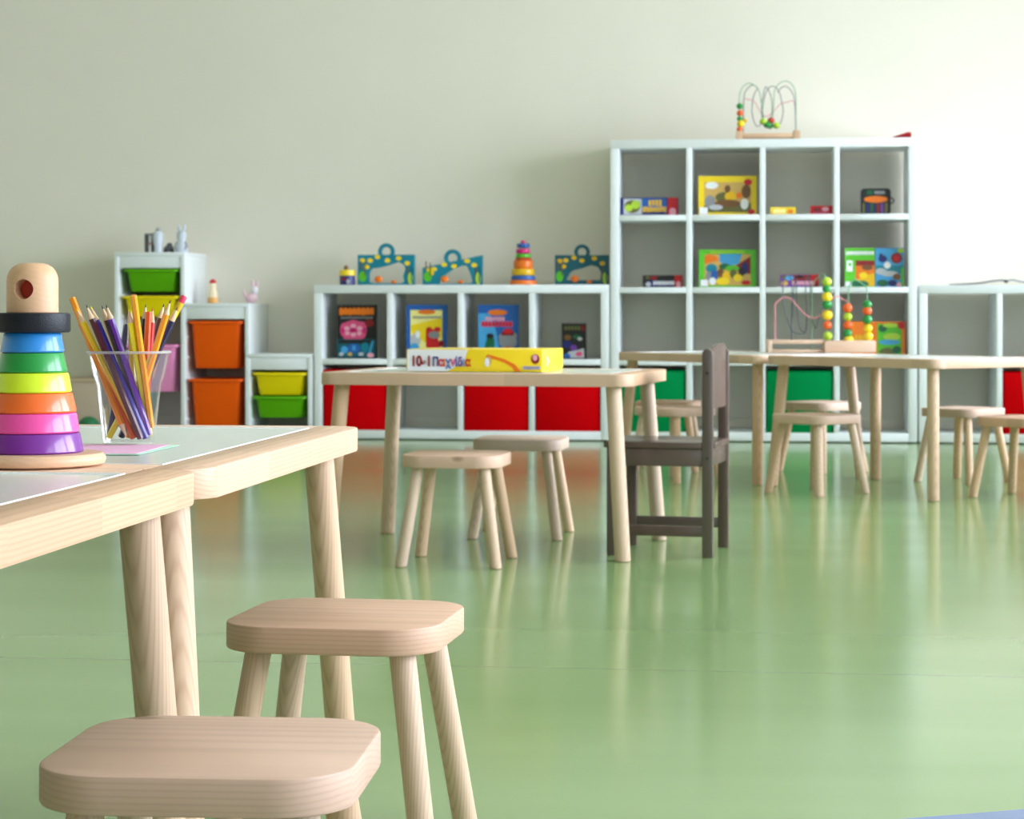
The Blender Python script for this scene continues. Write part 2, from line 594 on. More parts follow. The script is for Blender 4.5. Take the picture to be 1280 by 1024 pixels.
# the blue field of the floor begins just in front of the camera on the right
e0, e1 = c2w(*(lambda d: ((1130 - 640) / FPX * d, d))(FPX * EYE / (1025 - HORIZON))), c2w(*(lambda d: ((1280 - 640) / FPX * d, d))(FPX * EYE / (1013 - HORIZON)))
dx, dy = e1[0] - e0[0], e1[1] - e0[1]
q0 = (e0[0] - dx * 0.4, e0[1] - dy * 0.4); q1 = (e0[0] + dx * 6.5, e0[1] + dy * 6.5)
bm = new(); prism_z(bm, [(q0[0], q0[1] - 3.2), (q1[0], q1[1] - 3.2), q1, q0], -0.002, 0.0015)
struct('floor_blue', bm, BLUE_VINYL)
bm = new(); box(bm, XL - .2, XR + .2, YW, YW + .2, 0, ZC)
struct('wall_back', bm, WALL)
bm = new(); box(bm, XL - .2, XL, YB, YW, 0, ZC)
struct('wall_left', bm, WALL)
bm = new()
box(bm, XL - .2, XR + .2, YB - .2, YB, 0, WIN_Z[0])
box(bm, XL - .2, XR + .2, YB - .2, YB, WIN_Z[1], ZC)
xs_ = [XL - .2] + [v for w in FILL_WINDOWS for v in w] + [XR + .2]
for a, b in zip(xs_[0::2], xs_[1::2]):
    box(bm, a, b, YB - .2, YB, WIN_Z[0], WIN_Z[1])
struct('wall_front', bm, WALL)
bm = new(); box(bm, XL - .2, XR + .2, YB - .2, YW + .2, ZC, ZC + .15)
struct('ceiling', bm, CEIL)
bm = new()
box(bm, XR, XR + .2, YB, YW, 0, WIN_Z[0])
box(bm, XR, XR + .2, YB, YW, WIN_Z[1], ZC)
ys = [YB] + [v for w in WINDOWS for v in w] + [YW]
for a, b in zip(ys[0::2], ys[1::2]):
    box(bm, XR, XR + .2, a, b, WIN_Z[0], WIN_Z[1])
struct('wall_right', bm, WALL)
bm = new(); box(bm, XL, XR, YW - .014, YW, 0, .10, bev=.004)
struct('baseboard_back', bm, WALL)
bm = new(); box(bm, XL, XL + .014, YB, YW - .014, 0, .10, bev=.004)
struct('baseboard_left', bm, WALL)


def clear_mat(name, tint, facing=1.0, rough=0.02, milk=0.0):
    m = bpy.data.materials.new(name); m.use_nodes = True
    nt = m.node_tree; N, L = nt.nodes.new, nt.links.new
    nt.nodes.remove(nt.nodes['Principled BSDF'])
    t = N('ShaderNodeBsdfTransparent'); t.inputs[0].default_value = tint
    g = N('ShaderNodeBsdfGlossy'); g.inputs['Roughness'].default_value = rough; g.inputs[0].default_value = (1, 1, 1, 1)
    fr = N('ShaderNodeFresnel'); fr.inputs['IOR'].default_value = 1.45
    ml = N('ShaderNodeMath'); ml.operation = 'MULTIPLY'; L(fr.outputs[0], ml.inputs[0]); ml.inputs[1].default_value = facing
    mx = N('ShaderNodeMixShader'); L(ml.outputs[0], mx.inputs[0]); L(t.outputs[0], mx.inputs[1]); L(g.outputs[0], mx.inputs[2])
    out = mx
    if milk:            # a little light scattered in the plastic itself
        df = N('ShaderNodeBsdfDiffuse'); tl = N('ShaderNodeBsdfTranslucent'); ad = N('ShaderNodeMixShader')
        L(df.outputs[0], ad.inputs[1]); L(tl.outputs[0], ad.inputs[2])
        m3 = N('ShaderNodeMixShader'); m3.inputs[0].default_value = milk
        L(mx.outputs[0], m3.inputs[1]); L(ad.outputs[0], m3.inputs[2]); out = m3
    L(out.outputs[0], nt.nodes['Material Output'].inputs[0])
    return m


GLASS = clear_mat('window_glass', (0.97, 0.98, 0.98, 1))
CUP = clear_mat('clear_plastic', (0.985, 0.99, 0.99, 1), 0.5, 0.10, 0.03)
for i, (y0, y1) in enumerate(WINDOWS):
    fr = new()
    ym = (y0 + y1) / 2
    for a, b, c, d in ((y0, y1, WIN_Z[0], WIN_Z[0] + .05), (y0, y1, WIN_Z[1] - .05, WIN_Z[1]), (y0, y0 + .05, WIN_Z[0] + .05, WIN_Z[1] - .05),
                       (y1 - .05, y1, WIN_Z[0] + .05, WIN_Z[1] - .05), (ym - .03, ym + .03, WIN_Z[0] + .05, WIN_Z[1] - .05)):
        box(fr, XR + .05, XR + .11, a, b, c, d)
    w = struct('window_%d' % (i + 1), fr, WHITE)
    g = new(); box(g, XR + .075, XR + .081, y0 + .05, y1 - .05, WIN_Z[0] + .05, WIN_Z[1] - .05)
    mk('pane', g, GLASS, w, smooth=False)

for i, (x0, x1) in enumerate(FILL_WINDOWS):
    fr = new()
    for a, b, c, d in ((x0, x1, WIN_Z[0], WIN_Z[0] + .05), (x0, x1, WIN_Z[1] - .05, WIN_Z[1]), (x0, x0 + .05, WIN_Z[0] + .05, WIN_Z[1] - .05), (x1 - .05, x1, WIN_Z[0] + .05, WIN_Z[1] - .05)):
        box(fr, a, b, YB - .11, YB - .05, c, d)
    w = struct('window_%d' % (len(WINDOWS) + 1 + i), fr, WHITE)  # frame of the added fill window
    g = new(); box(g, x0 + .05, x1 - .05, YB - .081, YB - .075, WIN_Z[0] + .05, WIN_Z[1] - .05)
    mk('pane', g, GLASS, w, smooth=False)

# ------------------------------------------------------------------ cube shelves along the back wall
SD = 0.39
T_OUT, T_IN = 0.042, 0.028


def cube_shelf(label, x0, x1, h, rows, cols, glide=0.006):
    w = x1 - x0
    t = thing('cube_shelf', label, 'shelf', (x0, YF, 0))
    pitch_x = (w - 2 * T_OUT + T_IN) / cols
    pitch_z = (h - glide - 2 * T_OUT + T_IN) / rows
    cw, ch = pitch_x - T_IN, pitch_z - T_IN

    def board(name, a, b, c, d):
        bm = new(); box(bm, a, b, 0, SD, c, d, bev=.0012); mk(name, bm, WHITE, t)
    board('side_panel', 0, T_OUT, glide, h - T_OUT)
    board('side_panel', w - T_OUT, w, glide, h - T_OUT)
    board('top_panel', 0, w, h - T_OUT, h)
    board('bottom_panel', T_OUT, w - T_OUT, glide, glide + T_OUT)
    for c in range(1, cols):
        a = T_OUT + c * pitch_x - T_IN
        board('divider', a, a + T_IN, glide + T_OUT, h - T_OUT)
    for r in range(1, rows):
        z = glide + T_OUT + r * pitch_z - T_IN
        for c in range(cols):
            a = T_OUT + c * pitch_x
            board('shelf_board', a, a + cw, z, z + T_IN)
    for gx in (.03, w - .03):
        for gy in (.03, SD - .03):
            bm = new(); lathe(bm, [(.012, 0), (.014, .002), (.014, glide)], 12, (gx, gy, 0)); mk('glide', bm, BLACK, t)
    cell = lambda r, c: (x0 + T_OUT + c * pitch_x, glide + T_OUT + r * pitch_z, cw, ch)    # left, floor, width, height
    return t, cell


XT0 = wx(763, YF); XT1 = wx(1146.5, YF)
XA0 = wx(392.5, YF); XA1 = XT0 - 0.006
XB0 = wx(1148.5, YF); XB1 = XB0 + 1.49
HT, HA = 1.494, 0.778
low_shelf, cellA = cube_shelf('low white open cube shelf with three red boxes, left of the tall shelf', XA0, XA1, HA, 2, 4)
tall_shelf, cellT = cube_shelf('tall white sixteen-cube shelf against the back wall', XT0, XT1, HT, 4, 4)
right_shelf, cellB = cube_shelf('low white cube shelf cut by the photo, right of the tall shelf', XB0, XB1, HA - .005, 2, 4)


def fabric_box(cell, m, label, cat='storage box', group=None):
    x, z, w, h = cell
    g = 0.006
    bw, bh, bd = w - 2 * g, h - 0.030, 0.36
    t = thing('fabric_box', label, cat, (x + w / 2, YF + .008, z + 0.0002), 0, group)
    bm = new()
    th = .005
    loft(bm, [[(px, py + bd / 2, zz) for px, py in rrect(ww, dd, .004, 3)] for ww, dd, zz in
              ((bw, bd, 0), (bw, bd, bh), (bw - 2 * th, bd - 2 * th, bh), (bw - 2 * th, bd - 2 * th, th))])
    mk('body', bm, m, t)
    bm = new()     # sewn rim
    rg = [(px, py + bd / 2, 0) for px, py in rrect(bw - .004, bd - .004, .004, 3)]
    loft(bm, [[(px, py, bh - .001) for px, py, _ in rg], [(px * 1.004, py, bh + .002) for px, py, _ in rg], [(px * .985, py * .99 + .002, bh + .003) for px, py, _ in rg]], False, True)
    bm2 = new(); tube(bm2, [(px, py, bh) for px, py, _ in rg + rg[:1]], .003, 6)
    bm.free()
    mk('rim', bm2, m, t)
    bm = new()     # front panel stitched on, with a pull strap
    box(bm, -bw / 2 + .006, bw / 2 - .006, -.0035, 0, .006, bh - .006, bev=.0015)
    mk('front_panel', bm, m, t)
    return t


fabric_box(cellA(0, 0), RED, 'red fabric box behind the left legs of the middle table')
fabric_box(cellA(0, 2), RED, 'red fabric box in the low shelf right of the empty bottom cube')
fabric_box(cellA(0, 3), RED, 'red fabric box in the bottom right cube of the low shelf')
fabric_box(cellT(0, 0), GREEN, 'green fabric box in the tall shelf, behind the grey chair')
fabric_box(cellT(0, 2), GREEN, 'green fabric box in the tall shelf under the bead toy table')
fabric_box(cellB(0, 1), RED, 'red fabric box at the far right edge behind the stools')

# ------------------------------------------------------------------ stepped tub storage at the left
XS = [wx(143, YF), wx(226, YF), wx(306.5, YF), XA0 - 0.008]
HS = [.946, .686, .430]
SDEP = 0.43
stp = thing('tub_storage_unit', 'white stepped storage frame with coloured plastic tubs', 'storage unit', (0, YF, 0))
ts = .024
for i in range(3):
    x0, x1 = XS[i], XS[i + 1]
    bm = new(); box(bm, x0, x0 + ts, 0, SDEP, 0, HS[i] - .02, bev=.002); mk('side_panel', bm, WHITE, stp)
    if i == 2:
        bm = new(); box(bm, x1 - ts, x1, 0, SDEP, 0, HS[i] - .02, bev=.002); mk('side_panel', bm, WHITE, stp)
    else:   # the higher column's own right side above the next step
        bm = new(); box(bm, x1 - .002, x1 + ts - .004, 0, SDEP, HS[i + 1], HS[i] - .02, bev=.002); mk('side_panel', bm, WHITE, stp)
    bm = new(); box(bm, x0, x1 + (ts - .004 if i < 2 else 0), 0, SDEP, HS[i] - .02, HS[i], bev=.002); mk('top_panel', bm, WHITE, stp)
    bm = new(); box(bm, x0 + ts, x1 - (ts if i == 2 else .002), .004, .022, HS[i] - .080, HS[i] - .02, bev=.0015); mk('front_rail', bm, WHITE, stp)
    bm = new(); box(bm, x0 + ts, x1 - (ts if i == 2 else 0), SDEP - .008, SDEP, 0, HS[i] - .02); mk('back_panel', bm, BACKBOARD, stp)
    bm = new(); box(bm, x0 + ts, x1 - (ts if i == 2 else .002), .02, SDEP - .01, 0, .02); mk('bottom_panel', bm, WHITE, stp)
    nr = [7, 5, 3][i]
    for k in range(nr):
        z = .09 + k * .105
        if z < HS[i] - .1:
            bm = new(); box(bm, x0 + ts, x0 + ts + .008, .02, SDEP - .02, z, z + .01, bev=.002); mk('runner', bm, WHITE, stp)


def tub(col, x0, x1, ztop, h, label, dy=0.0):
    w = x1 - x0
    d = .40
    t = thing('plastic_tub', label, 'tub', ((x0 + x1) / 2, YF - .006 + dy, ztop - h), 0)
    m = TUB[col]
    bw, tw = w * .78, w * .88
    bm = new()
    R = lambda ww, dd, z, r=.02: [(px, py + d / 2, z) for px, py in rrect(ww, dd, r, 5)]
    loft(bm, [R(bw, d * .82, 0), R(bw + .004, d * .83, .006), R(tw, d * .95, h - .012), R(tw - .006, d * .935, h - .012), R(bw - .004, d * .81, .008)])
    mk('body', bm, m, t)
    bm = new()
    loft(bm, [R(tw, d * .945, h - .014), R(w, d, h - .012, .024), R(w, d, h - .003, .024), R(w - .004, d - .004, h, .022), R(tw - .006, d * .93, h, .02), R(tw - .006, d * .93, h - .014, .02)], False, False)
    mk('rim', bm, m, t)
    return t


def tubpx(col, px0, px1, py0, py1, label, dy=0.0):
    pm = (px0 + px1) / 2
    tub(col, wx(px0, YF), wx(px1, YF), wz(pm, py0, YF), wz(pm, py0, YF) - wz(pm, py1, YF), label, dy)


tubpx('green', 153.8, 222.8, 336.5, 364.5, 'shallow green tub at the top of the tallest column')
tubpx('yellow', 151.5, 222.8, 370, 396, 'shallow yellow tub behind the pencil tips')
tubpx('pink', 153.8, 222.8, 431, 490, 'deep pink tub seen beside the cup of pencils')
tubpx('orange', 234.5, 303.5, 401.5, 460.5, 'upper of the two deep orange tubs')
tubpx('orange', 234.5, 303.5, 474, 533, 'lower of the two deep orange tubs')
tubpx('yellow', 315, 383.2, 466, 494, 'shallow yellow tub in the lowest step of the storage frame')
tubpx('green', 315, 383.2, 495.5, 522.5, 'shallow green tub in the lowest step of the storage frame')

# figures on the steps
SIL = mat('silver_grey', srgb(168, 172, 180), 0.35, noise=.3, nscale=30)
BLUEWHITE = mat('bluish_white', srgb(214, 222, 232), 0.4, noise=.2, nscale=30)
DGREY = mat('dark_grey', srgb(92, 94, 98), 0.5, noise=.3, nscale=30)


def onshelf(px, py0, py1, y):
    """x, base z, height of a thing seen at column px"""
    z0, z1 = wz(px, py1, y), wz(px, py0, y)
    return wx(px, y), z0, z1 - z0


y = YF + .17
zs = HS[0] + .0006
kx = 11.1 / FPX
t = thing('tin_canister', 'grey tin with a white stripe, leftmost on the tallest storage step', 'canister', (wx(187, y), y, zs))
bm = new(); lathe(bm, [(.024, 0), (.026, .002), (.026, .092), (.024, .095)], 20); mk('body', bm, DGREY, t)
bm = new(); lathe(bm, [(.027, .094), (.027, .1), (.02, .102)], 20); mk('lid', bm, SIL, t)
bm = new(); box(bm, .004, .016, -.0285, -.0265 + .004, .004, .09); box(bm, .006, .013, -.0288, -.028, .04, .055, mi=1); mk('stripe', bm, [P('white'), P('red')], t)
t = thing('jar_figure', 'pale blue rounded jar with a knob beside the grey tin', 'jar', (wx(197.5, y - .03), y - .03, zs))
bm = new(); lathe(bm, [(.018, 0), (.022, .004), (.02, .03), (.026, .055), (.03, .08), (.026, .1), (.014, .112)], 20); mk('body', bm, BLUEWHITE, t)
bm = new(); ball(bm, (0, 0, .118), .012); mk('knob', bm, SIL, t)
t = thing('toy_car', 'small dark grey toy lying between jar and white figure', 'toy', (wx(211, y - .02), y - .02, zs))
bm = new(); ball(bm, (0, 0, .022), .027, .02, .016); ball(bm, (.004, 0, .038), .016, .014, .014); mk('body', bm, DGREY, t)
for sx in (-.016, .016):
    for sy in (-.017, .017):
        bm = new(); ball(bm, (sx, sy, .009), .009, .005, .009); mk('wheel', bm, BLACK, t)
t = thing('rabbit_figurine', 'pale grey figurine with two tall ears on the tallest step', 'figurine', (wx(227, y - .02), y - .02, zs))
bm = new(); loft(bm, [[(r * math.cos(a) * 1.15, r * math.sin(a), z) for a in [2 * PI * i / 16 for i in range(16)]] for r, z in ((.026, 0), (.03, .008), (.027, .04), (.018, .06), (.02, .075), (.023, .09), (.02, .105), (.008, .115))]); mk('body', bm, BLUEWHITE, t)
for s in (-1, 1):
    bm = new(); tube(bm, [(s * .008, 0, .106), (s * .014, 0, .125), (s * .018, .002, .148)], [.006, .0085, .003], 10); mk('ear', bm, BLUEWHITE, t)
    bm = new(); tube(bm, [(s * .02, -.006, .055), (s * .03, -.012, .03), (s * .024, -.022, .018)], [.008, .008, .006], 8); mk('arm', bm, SIL, t)

y = YF + .15
zs = HS[1] + .0006
t = thing('peg_doll', 'cream peg doll with a red cap on the middle step', 'figurine', (wx(266, y), y, zs))
bm = new(); lathe(bm, [(.024, 0), (.027, .004), (.026, .03)], 20); mk('skirt', bm, mat('doll_orange', srgb(236, 176, 96), .5), t)
bm = new(); lathe(bm, [(.026, .03), (.024, .055), (.017, .075), (.018, .085), (.02, .095), (.017, .108)], 20); mk('body', bm, mat('doll_cream', srgb(246, 226, 190), .5), t)
bm = new(); lathe(bm, [(.0185, .103), (.018, .11), (.012, .12), (.002, .126)], 20); mk('cap', bm, P('red'), t)
t = thing('rabbit_figurine', 'pink and white rabbit figurine on the middle step', 'figurine', (wx(314, y), y, zs))
PK = mat('pale_pink', srgb(238, 200, 212), .5)
bm = new(); ball(bm, (0, 0, .0275), .034, .024, .027); mk('body', bm, PK, t)
bm = new(); ball(bm, (.018, -.004, .066), .02, .018, .022); mk('head', bm, mat('figure_white', srgb(240, 234, 240), .5), t)
for s in (-1, 1):
    bm = new(); tube(bm, [(.018 + s * .009, 0, .08), (.02 + s * .013, 0, .1), (.02 + s * .014, 0, .12)], [.006, .008, .003], 8); mk('ear', bm, PK, t)
bm = new(); tube(bm, [(-.02, -.006, .03), (-.034, -.01, .05), (-.036, -.01, .072)], [.009, .008, .004], 8); mk('paw', bm, PK, t)

# wooden chest and a green ball left of the storage frame
yc = YF + .02
cx0, cx1 = wx(70, yc), wx(139, yc)
hc = wz(100, 473.5, yc)
t = thing('toy_chest', 'light wooden chest behind the stacking toy and the pencils', 'chest', ((cx0 + cx1) / 2, yc, 0))
w = cx1 - cx0
for a, b, c, d, n in ((-w / 2, w / 2, 0, .018, 'front_panel'), (-w / 2, w / 2, .362, .38, 'back_panel'), (-w / 2, -w / 2 + .018, .018, .362, 'side_panel'), (w / 2 - .018, w / 2, .018, .362, 'side_panel')):
    bm = new(); box(bm, a, b, c, d, 0, hc - .02, bev=.002); mk(n, bm, CHESTWOOD, t)
bm = new(); box(bm, -w / 2 - .004, w / 2 + .004, -.006, .386, hc - .02, hc, bev=.003); mk('lid', bm, CHESTWOOD, t)
bx = wx(111, YF - .16)
br = .062
zb = wz(111, 520.5, YF - .16)
bm = new(); ball(bm, (0, 0, 0), zb / 2, u=24, v=16)
b_ = mk('ball', bm, mat('green_rubber', srgb(30, 110, 66), .5), None, loc=(bx, YF - .16, zb / 2))
tag(b_, 'dark green ball on the floor in front of the wooden chest', 'ball')


# ------------------------------------------------------------------ boxes and puzzles in the cubes
def game_box(name, label, cat, px0, px1, py0, zfloor, depth, side, items, y=None, rot=0.0, group=None):
    y = y if y is not None else YF + .07
    pm = (px0 + px1) / 2
    xa, xb_ = wx(px0, y), wx(px1, y)
    for (_n, cf) in ((cellA, 2), (cellT, 4)):         # keep clear of the uprights of the cube it stands in
        for c_ in range(4):
            cx_, _z, cw_, _h = _n(0, c_)
            if cx_ - .03 < (xa + xb_) / 2 < cx_ + cw_ + .03:
                if xa < cx_ + .004: xa = cx_ + .004
                if xb_ > cx_ + cw_ - .004: xb_ = cx_ + cw_ - .004
    w = xb_ - xa
    h = wz(pm, py0, y) - zfloor
    t = thing(name, label, cat, ((xa + xb_) / 2, y, zfloor), rot, group)
    lid = new(); box(lid, -w / 2, w / 2, 0, depth * .5, 0, h, bev=.0012); mk('lid', lid, P(side), t)
    bs = new(); box(bs, -w / 2 + .002, w / 2 - .002, depth * .5, depth, .002 if False else 0, h - .002, bev=.0012); mk('tray', bs, P('white'), t)
    prints('cover_print', t, w, h, items)
    return t


fl = lambda cell, dz=0.0: cell[1] + dz + .0006
A1 = [cellA(1, c) for c in range(4)]
game_box('craft_kit_box', 'black upright box with a pink flower and orange title', 'box', 421, 470.5, 381, fl(A1[0]), .06, 'black', [
    ('r', .02, .02, .98, .98, 'black'), ('g', .06, .80, .95, .95, 8, 'orange'), ('r', .06, .82, .94, .92, 'orange'), ('g', .10, .74, .92, .775, 12, 'grey'),
    ('e', .42, .52, .34, .19, 'pink'), ('e', .22, .58, .13, .09, 'pink'), ('e', .30, .42, .14, .09, 'pink'), ('e', .60, .45, .14, .09, 'pink'), ('e', .62, .60, .14, .09, 'pink'), ('e', .42, .64, .14, .08, 'pink'),
    ('e', .42, .60, .07, .045, 'lpink'), ('e', .42, .45, .07, .045, 'lpink'), ('e', .26, .56, .07, .04, 'lpink'), ('e', .27, .47, .06, .04, 'lpink'), ('e', .58, .56, .07, .04, 'lpink'), ('e', .57, .47, .06, .04, 'lpink'), ('e', .42, .525, .09, .05, 'magenta'), ('e', .15, .52, .04, .05, 'magenta'), ('e', .70, .52, .04, .05, 'magenta'), ('e', .42, .525, .035, .022, 'dred'), ('e', .83, .66, .12, .07, 'dred'),
    ('r', .02, .02, .98, .36, 'dteal'), ('r', .05, .28, .95, .345, 'black'), ('e', .44, .19, .16, .09, 'blue'), ('e', .2, .16, .09, .07, 'sky'), ('e', .72, .2, .1, .1, 'teal'), ('p', [(.78, .04), (.84, .04), (.95, .33), (.89, .33)], 'sky'),
    ('e', .12, .08, .06, .035, 'lgrey'), ('e', .34, .08, .06, .035, 'tan'), ('e', .62, .08, .07, .035, 'lgrey'), ('e', .86, .06, .09, .045, 'lpink'), ('r', .4, .15, .48, .24, 'sky')])
game_box('picture_book', 'blue-framed yellow picture book in the second cube of the low shelf', 'book', 508, 559, 381, fl(A1[1]), .03, 'blue', [
    ('r', .0, .0, 1, 1, 'blue'), ('r', .10, .08, .88, .90, 'cream'), ('p', [(.10, .62), (.88, .76), (.88, .40), (.5, .28), (.10, .5)], 'yellow'), ('e', .55, .47, .26, .17, 'yellow'), ('e', .5, .865, .22, .045, 'orange'),
    ('g', .15, .74, .86, .79, 13, 'grey'), ('e', .22, .34, .13, .12, 'lgrey'), ('e', .28, .45, .06, .07, 'white'), ('e', .20, .2, .12, .09, 'sky'), ('r', .48, .30, .78, .54, 'red'), ('e', .56, .53, .08, .06, 'red'), ('e', .76, .54, .08, .05, 'red'),
    ('e', .68, .44, .14, .07, 'grey'), ('e', .66, .26, .18, .11, 'red'), ('e', .86, .28, .07, .06, 'dred'), ('r', .5, .08, .80, .18, 'navy'), ('e', .86, .15, .05, .06, 'gold'), ('r', .18, .10, .34, .14, 'grey')])
game_box('picture_book', 'sky-blue picture book with red lettering in the third cube', 'book', 597.5, 648.5, 381, fl(A1[2]), .03, 'blue', [
    ('r', .0, .0, 1, 1, 'blue'), ('p', [(.0, 0), (.55, 0), (.45, .5), (.3, .84), (0, .84)], 'sky'), ('r', .0, .86, 1, .98, 'blue'), ('e', .48, .855, .24, .055, 'orange'), ('g', .18, .70, .66, .78, 8, 'lpink'),
    ('g', .07, .585, .86, .70, 9, 'pink'), ('g', .09, .60, .84, .68, 9, 'red'), ('p', [(.12, .10), (.40, .10), (.40, .36), (.32, .46), (.24, .42)], 'dgreen'), ('e', .30, .42, .09, .05, 'black'), ('e', .20, .11, .10, .06, 'gold'), ('e', .34, .1, .07, .05, 'tan'),
    ('e', .74, .32, .23, .13, 'grey'), ('e', .58, .40, .07, .06, 'grey'), ('e', .90, .42, .07, .06, 'grey'), ('r', .58, .43, .88, .5, 'dred'), ('e', .74, .51, .12, .05, 'red'), ('p', [(.42, .02), (.99, .02), (.99, .18), (.72, .23), (.45, .16)], 'red')])
game_box('small_game_box', 'small dark game box in the fourth cube of the low shelf', 'box', 702, 732.5, 404, fl(A1[3]), .05, 'black', [
    ('r', .03, .02, .97, .98, 'black'), ('g', .1, .80, .78, .92, 5, 'olive'), ('e', .88, .86, .07, .09, 'dred'), ('e', .25, .60, .14, .08, 'brown'), ('e', .62, .62, .16, .06, 'dgreen'), ('e', .75, .56, .10, .05, 'lgrey'),
    ('e', .22, .40, .2, .1, 'navy'), ('e', .5, .3, .14, .1, 'violet'), ('p', [(.1, .03), (.95, .03), (.92, .30), (.6, .24), (.3, .2)], 'lgrey'), ('e', .72, .14, .14, .07, 'pink'), ('r', .08, .03, .35, .14, 'blue')])
T3 = [cellT(3, c) for c in range(4)]
T2 = [cellT(2, c) for c in range(4)]
T1_ = [cellT(1, c) for c in range(4)]
game_box('board_game_box', 'long navy game box with yellow lettering and a red end', 'box', 776, 847.5, 247, fl(T3[0]), .16, 'navy', [
    ('r', .0, .0, 1, 1, 'navy'), ('r', .82, .0, 1, 1, 'red'), ('e', .91, .2, .06, .22, 'lpink'), ('r', .05, .06, .37, .94, 'lgrey'), ('e', .2, .5, .14, .36, 'olive'), ('e', .14, .42, .07, .2, 'lime'), ('e', .26, .6, .08, .24, 'lime'),
    ('r', .37, .3, .80, .95, 'blue'), ('g', .48, .52, .72, .88, 4, 'gold'), ('g', .38, .18, .80, .5, 10, 'gold')])
game_box('puzzle_box', 'yellow puzzle box with a brown picture on the tall shelf', 'box', 873, 946, 220, fl(T3[1]), .05, 'yellow', [
    ('r', .0, .0, 1, 1, 'yellow'), ('r', .10, .07, .90, .84, 'tan'), ('p', [(.10, .07), (.90, .07), (.90, .30), (.5, .36), (.1, .24)], 'olive'), ('e', .23, .76, .11, .09, 'white'), ('e', .45, .45, .16, .14, 'olive'), ('e', .55, .48, .1, .13, 'gold'),
    ('e', .5, .3, .22, .1, 'brown'), ('e', .5, .67, .05, .1, 'brown'), ('e', .2, .35, .09, .16, 'grey'), ('e', .3, .2, .12, .07, 'lgrey'), ('e', .82, .6, .08, .18, 'brown'), ('e', .85, .84, .07, .08, 'red'), ('e', .79, .28, .07, .14, 'white'), ('e', .7, .5, .05, .08, 'orange'),
    ('r', .02, .02, .16, .2, 'white'), ('e', .91, .08, .06, .07, 'red')])
game_box('small_game_box', 'small flat yellow box in the third cube of the top row', 'box', 963, 995, 259, fl(T3[2]), .09, 'yellow', [('r', .1, .2, .6, .75, 'cream'), ('e', .78, .45, .12, .25, 'orange'), ('r', .05, .05, .95, .16, 'gold')])
game_box('small_game_box', 'small flat red box beside the yellow one in the top row', 'box', 1013, 1042, 257, fl(T3[2]), .09, 'red', [('e', .3, .5, .18, .3, 'dred'), ('e', .68, .6, .16, .25, 'lpink'), ('g', .1, .12, .9, .3, 8, 'pink')])
game_box('small_game_box', 'small navy box with a white word and red end, second row', 'box', 803.5, 853, 344, fl(T2[0]), .11, 'black', [
    ('r', 0, 0, 1, 1, 'black'), ('r', .8, 0, 1, 1, 'red'), ('e', .9, .25, .06, .25, 'lpink'), ('r', .12, .08, .8, .55, 'navy'), ('g', .26, .18, .8, .52, 9, 'white'), ('e', .14, .25, .07, .2, 'lgrey'), ('e', .28, .78, .09, .18, 'dred'), ('e', .12, .8, .06, .14, 'olive')])
game_box('puzzle_box', 'green-framed puzzle box with a crowded village picture', 'box', 873.5, 945.5, 312, fl(T2[1]), .05, 'green', [
    ('r', .0, .0, 1, 1, 'green'), ('r', .10, .05, .90, .88, 'tan'), ('p', [(.36, .88), (.75, .88), (.7, .62), (.5, .55), (.36, .68)], 'sky'), ('p', [(.1, .62), (.36, .72), (.28, .84), (.16, .88), (.1, .8)], 'orange'), ('p', [(.62, .55), (.9, .82), (.9, .35), (.7, .4)], 'dred'),
    ('e', .45, .55, .1, .08, 'dgreen'), ('e', .58, .5, .12, .08, 'green'), ('e', .22, .5, .10, .12, 'teal'), ('e', .18, .28, .06, .14, 'grey'), ('e', .28, .3, .07, .16, 'blue'), ('e', .38, .36, .06, .14, 'brown'), ('e', .48, .3, .07, .12, 'gold'), ('e', .6, .36, .06, .12, 'olive'), ('e', .8, .5, .06, .16, 'navy'),
    ('e', .74, .4, .05, .12, 'black'), ('e', .68, .25, .08, .1, 'yellow'), ('e', .42, .16, .12, .1, 'yellow'), ('e', .24, .16, .06, .1, 'white'), ('e', .82, .12, .08, .06, 'red'), ('r', .03, .03, .16, .2, 'white'), ('g', .2, .9, .8, .96, 14, 'lime')])
game_box('small_game_box', 'flat dark red and violet box behind the bead toy wires', 'box', 975, 1023.5, 343, fl(T2[2]), .11, 'dred', [
    ('r', 0, 0, .8, 1, 'violet'), ('r', .1, .5, .8, .94, 'dred'), ('r', .8, .3, .98, 1, 'red'), ('e', .24, .72, .12, .2, 'sky'), ('e', .1, .8, .06, .14, 'olive'), ('g', .3, .14, .9, .5, 10, 'lpink'), ('e', .12, .3, .09, .2, 'tan'), ('e', .5, .8, .1, .12, 'black')])
game_box('puzzle_box', 'bright green game box with an orange dinosaur picture', 'box', 1056, 1093.5, 310, fl(T2[3]), .06, 'green', [
    ('r', 0, 0, 1, 1, 'green'), ('r', .36, .02, 1, .68, 'orange'), ('p', [(.36, .02), (1, .02), (1, .36), (.7, .3), (.36, .16)], 'gold'), ('r', .36, .55, 1, .68, 'dred'), ('e', .75, .5, .18, .07, 'brown'), ('e', .5, .08, .3, .09, 'dgreen'), ('e', .62, .3, .14, .08, 'yellow'),
    ('g', .04, .82, .98, .92, 11, 'white'), ('r', .06, .4, .26, .68, 'white'), ('e', .17, .58, .05, .05, 'green'), ('r', .02, .02, .22, .14, 'white')])
